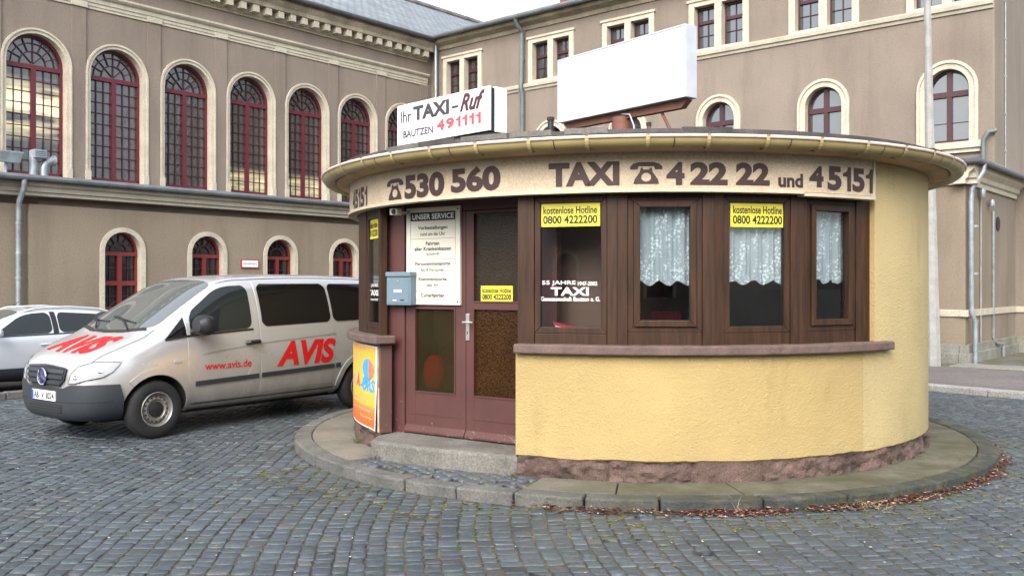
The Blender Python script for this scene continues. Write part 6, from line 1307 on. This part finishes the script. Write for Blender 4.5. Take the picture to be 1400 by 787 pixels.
for md, sg in (('L', 1), ('R', -1)):
    side_door = V.poly('door', [(-.41,.36),(-1.40,.36),(-1.425,.75),(-1.415,1.19),(-1.40,1.79),(-.98,1.775),(-.84,1.72),(-.40,1.405),(-.395,.9)], md, 0.004, m_silver, skirt=0.008)
    V.poly('side_window', [(-.43,1.17),(-1.31,1.215),(-1.315,1.75),(-1.02,1.735),(-.86,1.685),(-.47,1.415)], md, 0.009, m_side if sg > 0 else m_tint, side_door, rnd=1, skirt=0.008)
    V.poly('quarter_window', [(-.115,1.125),(-.385,1.16),(-.388,1.37),(-.34,1.325)], md, 0.009, m_tint, skirt=0.006)
    V.line('window_strip', [(-.11,1.115),(-.40,1.152),(-1.33,1.20)], md, 0.022, 0.011, MT['black'], side_door)
    sl = V.poly('sliding_door', [(-1.445,.40),(-2.66,.42),(-2.68,1.0),(-2.67,1.80),(-1.43,1.79),(-1.44,1.2)], md, 0.004, m_silver, skirt=0.008)
    V.poly('side_window', [(-1.475,1.225),(-2.625,1.255),(-2.60,1.77),(-1.465,1.765)], md, 0.010, m_tint, sl, rnd=1, skirt=0.008)
    V.poly('side_window', [(-2.67,1.256),(-3.62,1.275),(-3.56,1.70),(-3.40,1.765),(-2.645,1.77)], md, 0.010, m_tint, rnd=1, skirt=0.008)
    V.poly('side_moulding', [(-.49,.555),(-1.40,.585),(-1.40,.640),(-.49,.612)], md, 0.018, m_bump, side_door, skirt=0.02)
    V.poly('side_moulding', [(-1.45,.587),(-2.66,.625),(-2.66,.68),(-1.45,.642)], md, 0.018, m_bump, sl, skirt=0.02)
    V.poly('side_moulding', [(-2.70,.627),(-2.78,.63),(-2.78,.685),(-2.70,.682)], md, 0.018, m_bump, skirt=0.02)
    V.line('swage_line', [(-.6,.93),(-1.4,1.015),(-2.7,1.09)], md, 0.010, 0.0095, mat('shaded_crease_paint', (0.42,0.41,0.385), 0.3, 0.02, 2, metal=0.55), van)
    V.line('sill_strip', [(-.42,.325),(-2.76,.335)], md, 0.05, 0.008, m_silver)
    V.line('body_gap', [(-.42,.345),(-2.76,.355)], md, 0.010, 0.010, m_seam)
    hd = V.hit(md, -1.31, 1.03)[0]; n_ = Vector((0, sg, 0.05))
    q = MB(); q.tube([hd+Vector((0.10,0,0))+n_*0.01, hd+Vector((0.07,0,0.006))+n_*0.05, hd+Vector((-0.07,0,0.012))+n_*0.05, hd+Vector((-0.10,0,0.01))+n_*0.01], [0.024,0.027,0.027,0.024], 8); q.build('door_handle', MT['black'], side_door, smooth=True)
    V.poly('handle_recess', [(-1.25,.985),(-1.37,.99),(-1.37,1.04),(-1.25,1.035)], md, 0.0055, m_whitec, side_door, rnd=2, skirt=0)
    V.poly('indicator', [(-.20,.845),(-.29,.85),(-.29,.885),(-.20,.88)], md, 0.012, m_lamp, rnd=2)
    V.poly('fuel_flap', [(-1.19,.40),(-1.39,.40),(-1.39,.735),(-1.30,.73),(-1.22,.62)], md, 0.007, m_silver, side_door, skirt=0.006)
    mm = V.hit(md, -.50, 1.19)[0]
    q = MB(); q.tube([mm+Vector((0.02,-0.03*sg,0.0)), mm+Vector((0.03,0.10*sg,0.02))], [0.05,0.035], 10); ma = q.build('mirror_arm', MT['black'], van, smooth=True)
    q = MB(); cc = mm+Vector((0.02,0.19*sg,0.09)); bmv = []
    prof_ = [(0.0,0.55),(0.05,0.86),(0.10,1.0),(0.16,0.9),(0.19,0.5)]
    for dx, k_ in prof_:
        bmv.append([cc + Vector((0.09-dx, 0.15*k_*math.copysign(abs(math.cos(2*math.pi*t/16))**0.65, math.cos(2*math.pi*t/16)), 0.125*k_*math.copysign(abs(math.sin(2*math.pi*t/16))**0.65, 1)*math.copysign(1, math.sin(2*math.pi*t/16)))) for t in range(16)])
    vs_ = [v for r_ in bmv[::-1] for v in r_]; fs_ = [(i*16+t, i*16+(t+1) % 16, (i+1)*16+(t+1) % 16, (i+1)*16+t) for i in range(4) for t in range(16)] + [tuple(range(16))[::-1], tuple(range(64,80))]
    q.add(vs_, fs_); mi = q.build('wing_mirror', MT['black'], ma, smooth=True)
    q = MB(); q.lathe([(0,-0.105),(0.10,-0.102),(0.10,-0.09)], 20, (cc.x, cc.y, cc.z), 'X')
V.text('AVIS', -2.69, -1.68, .70, 1.03, 'L', 0.008, m_avis, bold=0.045, shear=0.25, flip=True)
V.text('www.avis.de', -1.285, -.61, .735, .83, 'L', 0.0095, m_avis, side_door, bold=0.012, flip=True, name='lettering')
def hood_map(p): return (0.63 - 0.42*p[1] - 0.05*(p[0]-0.5)**2*4, -0.47 + 1.03*p[0])
V.text('AVIS', 0, 1, 0, 1, 'T', 0.006, m_avis, bold=0.045, shear=0.25, f=hood_map)
V.line('bonnet_gap', [(.86,.52),(.70,.66),(.40,.755),(.08,.79),(-.06,.775)], 'T', 0.008, 0.003, m_seam); V.line('bonnet_gap', [(.86,-.52),(.70,-.66),(.40,-.755),(.08,-.79),(-.06,-.775)], 'T', 0.008, 0.003, m_seam)
V.line('roof_gutter', [(-.96,.665),(-1.4,.70),(-3.6,.70)], 'T', 0.012, 0.003, m_seam); V.line('roof_gutter', [(-.96,-.665),(-1.4,-.70),(-3.6,-.70)], 'T', 0.012, 0.003, m_seam)
V.poly('tail_light', [(.72,.85),(.86,.85),(.84,1.5),(.74,1.5)], 'B', 0.01, m_tail); V.poly('tail_light', [(-.86,.85),(-.72,.85),(-.74,1.5),(-.84,1.5)], 'B', 0.01, m_tail)
V.poly('rear_window', [(-.62,1.2),(.62,1.2),(.58,1.68),(-.58,1.68)], 'B', 0.01, m_tint, rnd=1)
# flared arches
for ax in (0, -3.2):
    for md, sg in (('L', 1), ('R', -1)):
        pts = []; n_ = 22; a0_, a1_ = (R(-8), R(188))
        oo = [(ax+0.47*math.cos(a0_+(a1_-a0_)*i/n_), .33+0.47*math.sin(a0_+(a1_-a0_)*i/n_)) for i in range(n_+1)]; ii = [(ax+0.400*math.cos(a0_+(a1_-a0_)*i/n_), .33+0.400*math.sin(a0_+(a1_-a0_)*i/n_)) for i in range(n_+1)]
        vs_ = oo + ii; fs_ = [(i, i+1, n_+2+i, n_+1+i) for i in range(n_)]
        if ax == 0:  # the front of the arch is bumper plastic
            sel = [f for f in fs_ if oo[f[0]][1] > .66 or oo[f[0]][0] < 0]
        else: sel = fs_
        V.wrap('wheel_arch', vs_, sel, md, 0.014, m_silver, skirt=0.03, grid=None)
for ax in (0, -3.2):
    for sg in (-1, 1): wheel(van, ax, sg*0.835, 0.33, 0.205, sg, MT['black'])
mb = MB(); mb.box(-3.4, 0.5, -0.58, 0.58, 0.2, 0.5); mb.build('underbody', m_seam, van)
FX = Vector((-4.81, 11.09)); fw = Vector((-0.60, -0.80)).normalized()
move_thing(van, Matrix.Translation((FX.x, FX.y, 0.0)) @ Matrix.Rotation(math.atan2(fw.y, fw.x), 4, 'Z'))

# --- parked cars behind the kerb
def hatch(label, paint, clad, ht=1.40):
    t = thing('parked_car', label, 'car'); k = ht/1.40
    rows = [(0.86,.30,.40,.50,.50,.48,.62,.40,.66,.68),(0.78,.24,.66,.74,.50,.72,.70,.60,.76,.78),(0.5,.22,.80,.86,.52,.84,.80,.70,.86,.89),(0.1,.22,.84,.885,.55,.87,.87,.74,.93,.96),(-.25,.22,.84,.89,.56,.88,.91,.72,1.0,1.03),
            (-.6,.22,.84,.89,.56,.88,.92,.66,1.17,1.20),(-1.05,.22,.84,.89,.56,.88,.93,.60,1.33,1.37),(-1.6,.22,.84,.89,.56,.88,.94,.60,1.36,1.41),(-2.2,.22,.84,.89,.56,.88,.96,.59,1.33,1.385),(-2.8,.24,.83,.88,.56,.87,.99,.56,1.25,1.30),(-3.12,.28,.80,.86,.56,.84,.98,.50,1.10,1.14),(-3.28,.34,.72,.80,.55,.76,.80,.50,.92,.95)]
    rows = [r[:1] + tuple(v if i not in (0,3,5,7,8) else v*k for i, v in enumerate(r[1:])) for r in rows]
    c_ = Car(t, rows, paint, (0, -2.55), 0.315, 0.37, 0.885)
    for md, sg in (('L', 1), ('R', -1)):
        d1 = c_.poly('door', [(-.42,.33),(-1.42,.33),(-1.46,.6),(-1.45,.93*k),(-1.44,1.33*k),(-1.05,1.31*k),(-.46,.99*k)], md, 0.003, paint)
        c_.poly('side_window', [(-.50,.955*k),(-1.42,.975*k),(-1.43,1.305*k),(-1.12,1.285*k),(-.95,1.235*k)], md, 0.008, m_side, d1, rnd=1)
        d2 = c_.poly('door', [(-1.47,.33),(-2.15,.33),(-2.33,.6),(-2.42,.95*k),(-2.35,1.30*k),(-1.47,1.33*k)], md, 0.003, paint)
        c_.poly('side_window', [(-1.53,.978*k),(-2.33,1.0*k),(-2.40,1.12*k),(-2.30,1.255*k),(-1.55,1.305*k)], md, 0.008, m_side, d2, rnd=1)
        c_.poly('side_window', [(-2.45,1.02*k),(-2.82,1.09*k),(-2.62,1.2*k),(-2.42,1.245*k)], md, 0.008, m_tint, rnd=1)
        c_.line('pillar_trim', [(-1.475,.97*k),(-1.485,1.31*k)], md, 0.085, 0.0085, MT['black'])
        c_.line('window_trim', [(-.47,.94*k),(-1.45,.958*k),(-2.44,.985*k)], md, 0.02, 0.009, MT['black'])
        if clad: c_.poly('sill_cladding', [(-.38,.24),(-2.17,.24),(-2.17,.44),(-.38,.44)], md, 0.016, m_bump, skirt=0.03)
        q = MB(); hh = [c_.hit('T', x, sg*0.56)[0] for x in (-1.0,-1.25,-1.8,-2.3,-2.62)]
        q.tube([hh[0]+Vector((0,0,.005)), hh[1]+Vector((0,0,.045)), hh[2]+Vector((0,0,.05)), hh[3]+Vector((0,0,.045)), hh[4]+Vector((0,0,.005))], 0.018, 8); q.build('roof_rail', paint if clad else MT['black'], t, smooth=True)
        mm = c_.hit(md, -.55, .95*k)[0]; q = MB(); q.lathe([(0,-.05),(.05,-.045),(.085,0),(.08,.06),(.05,.10),(0,.11)], 16, tuple(mm+Vector((0.0,.14*sg,.06))), 'X'); q.build('wing_mirror', paint, t, smooth=True); q = MB(); q.tube([mm+Vector((0,-.02*sg,0)), mm+Vector((0.02,.10*sg,.03))], .03, 8); q.build('mirror_arm', MT['black'], t)
        hd = c_.hit(md, -1.3, .80)[0]; q = MB(); q.tube([hd+Vector((.09,.012*sg,0)), hd+Vector((0,.035*sg,0)), hd+Vector((-.09,.012*sg,0))], .014, 8); q.build('door_handle', paint, d1)
        c_.poly('headlight', [(.50,.66),(.74,.62),(.70,.74),(.45,.78)], md, 0.008, m_lamp, rnd=1); c_.poly('tail_light', [(-2.98,.84*k),(-3.2,.82*k),(-3.14,1.0*k),(-3.0,1.04*k)], md, 0.01, m_tail, rnd=1)
    c_.poly('windscreen', [(-.22,0),(-.27,.4),(-.36,.64),(-1.0,.54),(-1.06,0),(-1.0,-.54),(-.36,-.64),(-.27,-.4)], 'T', 0.006, m_wind, rnd=1)
    c_.poly('rear_window', [(-.52,1.0*k),(.52,1.0*k),(.47,1.22*k),(-.47,1.22*k)], 'B', 0.006, m_tint, rnd=1)
    for sg in (-1, 1): c_.poly('tail_light', [q if sg > 0 else (-q[0], q[1]) for q in [(.60,.84*k),(.80,.84*k),(.74,1.02*k),(.62,1.0*k)]], 'B', 0.012, m_tail, rnd=1)
    for ax in (0, -2.55):
        for sg in (-1, 1): wheel(t, ax, sg*0.775, 0.315, 0.2, sg, m_rim)
    hh = c_.hit('T', -2.65, 0.1)[0]; q = MB(); q.tube([hh, hh+Vector((-.18,0,.16))], .005, 6); q.build('aerial', MT['black'], t)
    mb = MB(); mb.box(-2.75, .45, -.5, .5, .2, .45); mb.build('underbody', m_seam, t); return t
fw2 = -NH; lat = NL
def park(t, px_bpillar, cplane, xb, ang=0):     # near side on plane cplane, B pillar seen at photograph column px
    a = (px_bpillar-CXP)/FPX; Z = cplane/(NL.x*a + NL.y); P = Vector((a*Z, Z)); axle = P - fw2*xb - lat*0.885
    move_thing(t, Matrix.Translation((axle.x, axle.y, 0)) @ Matrix.Rotation(math.atan2(fw2.y, fw2.x)+R(ang), 4, 'Z'))
car1 = hatch('white-silver hatchback with roof rails and dark sill cladding parked half behind the silver van', m_whitec, True, 1.40); park(car1, 80, -15.4, -1.49)
car2 = hatch('pale grey car at the left edge beyond the white hatchback', m_grey2, False, 1.38); park(car2, -60, -17.7, -1.49)
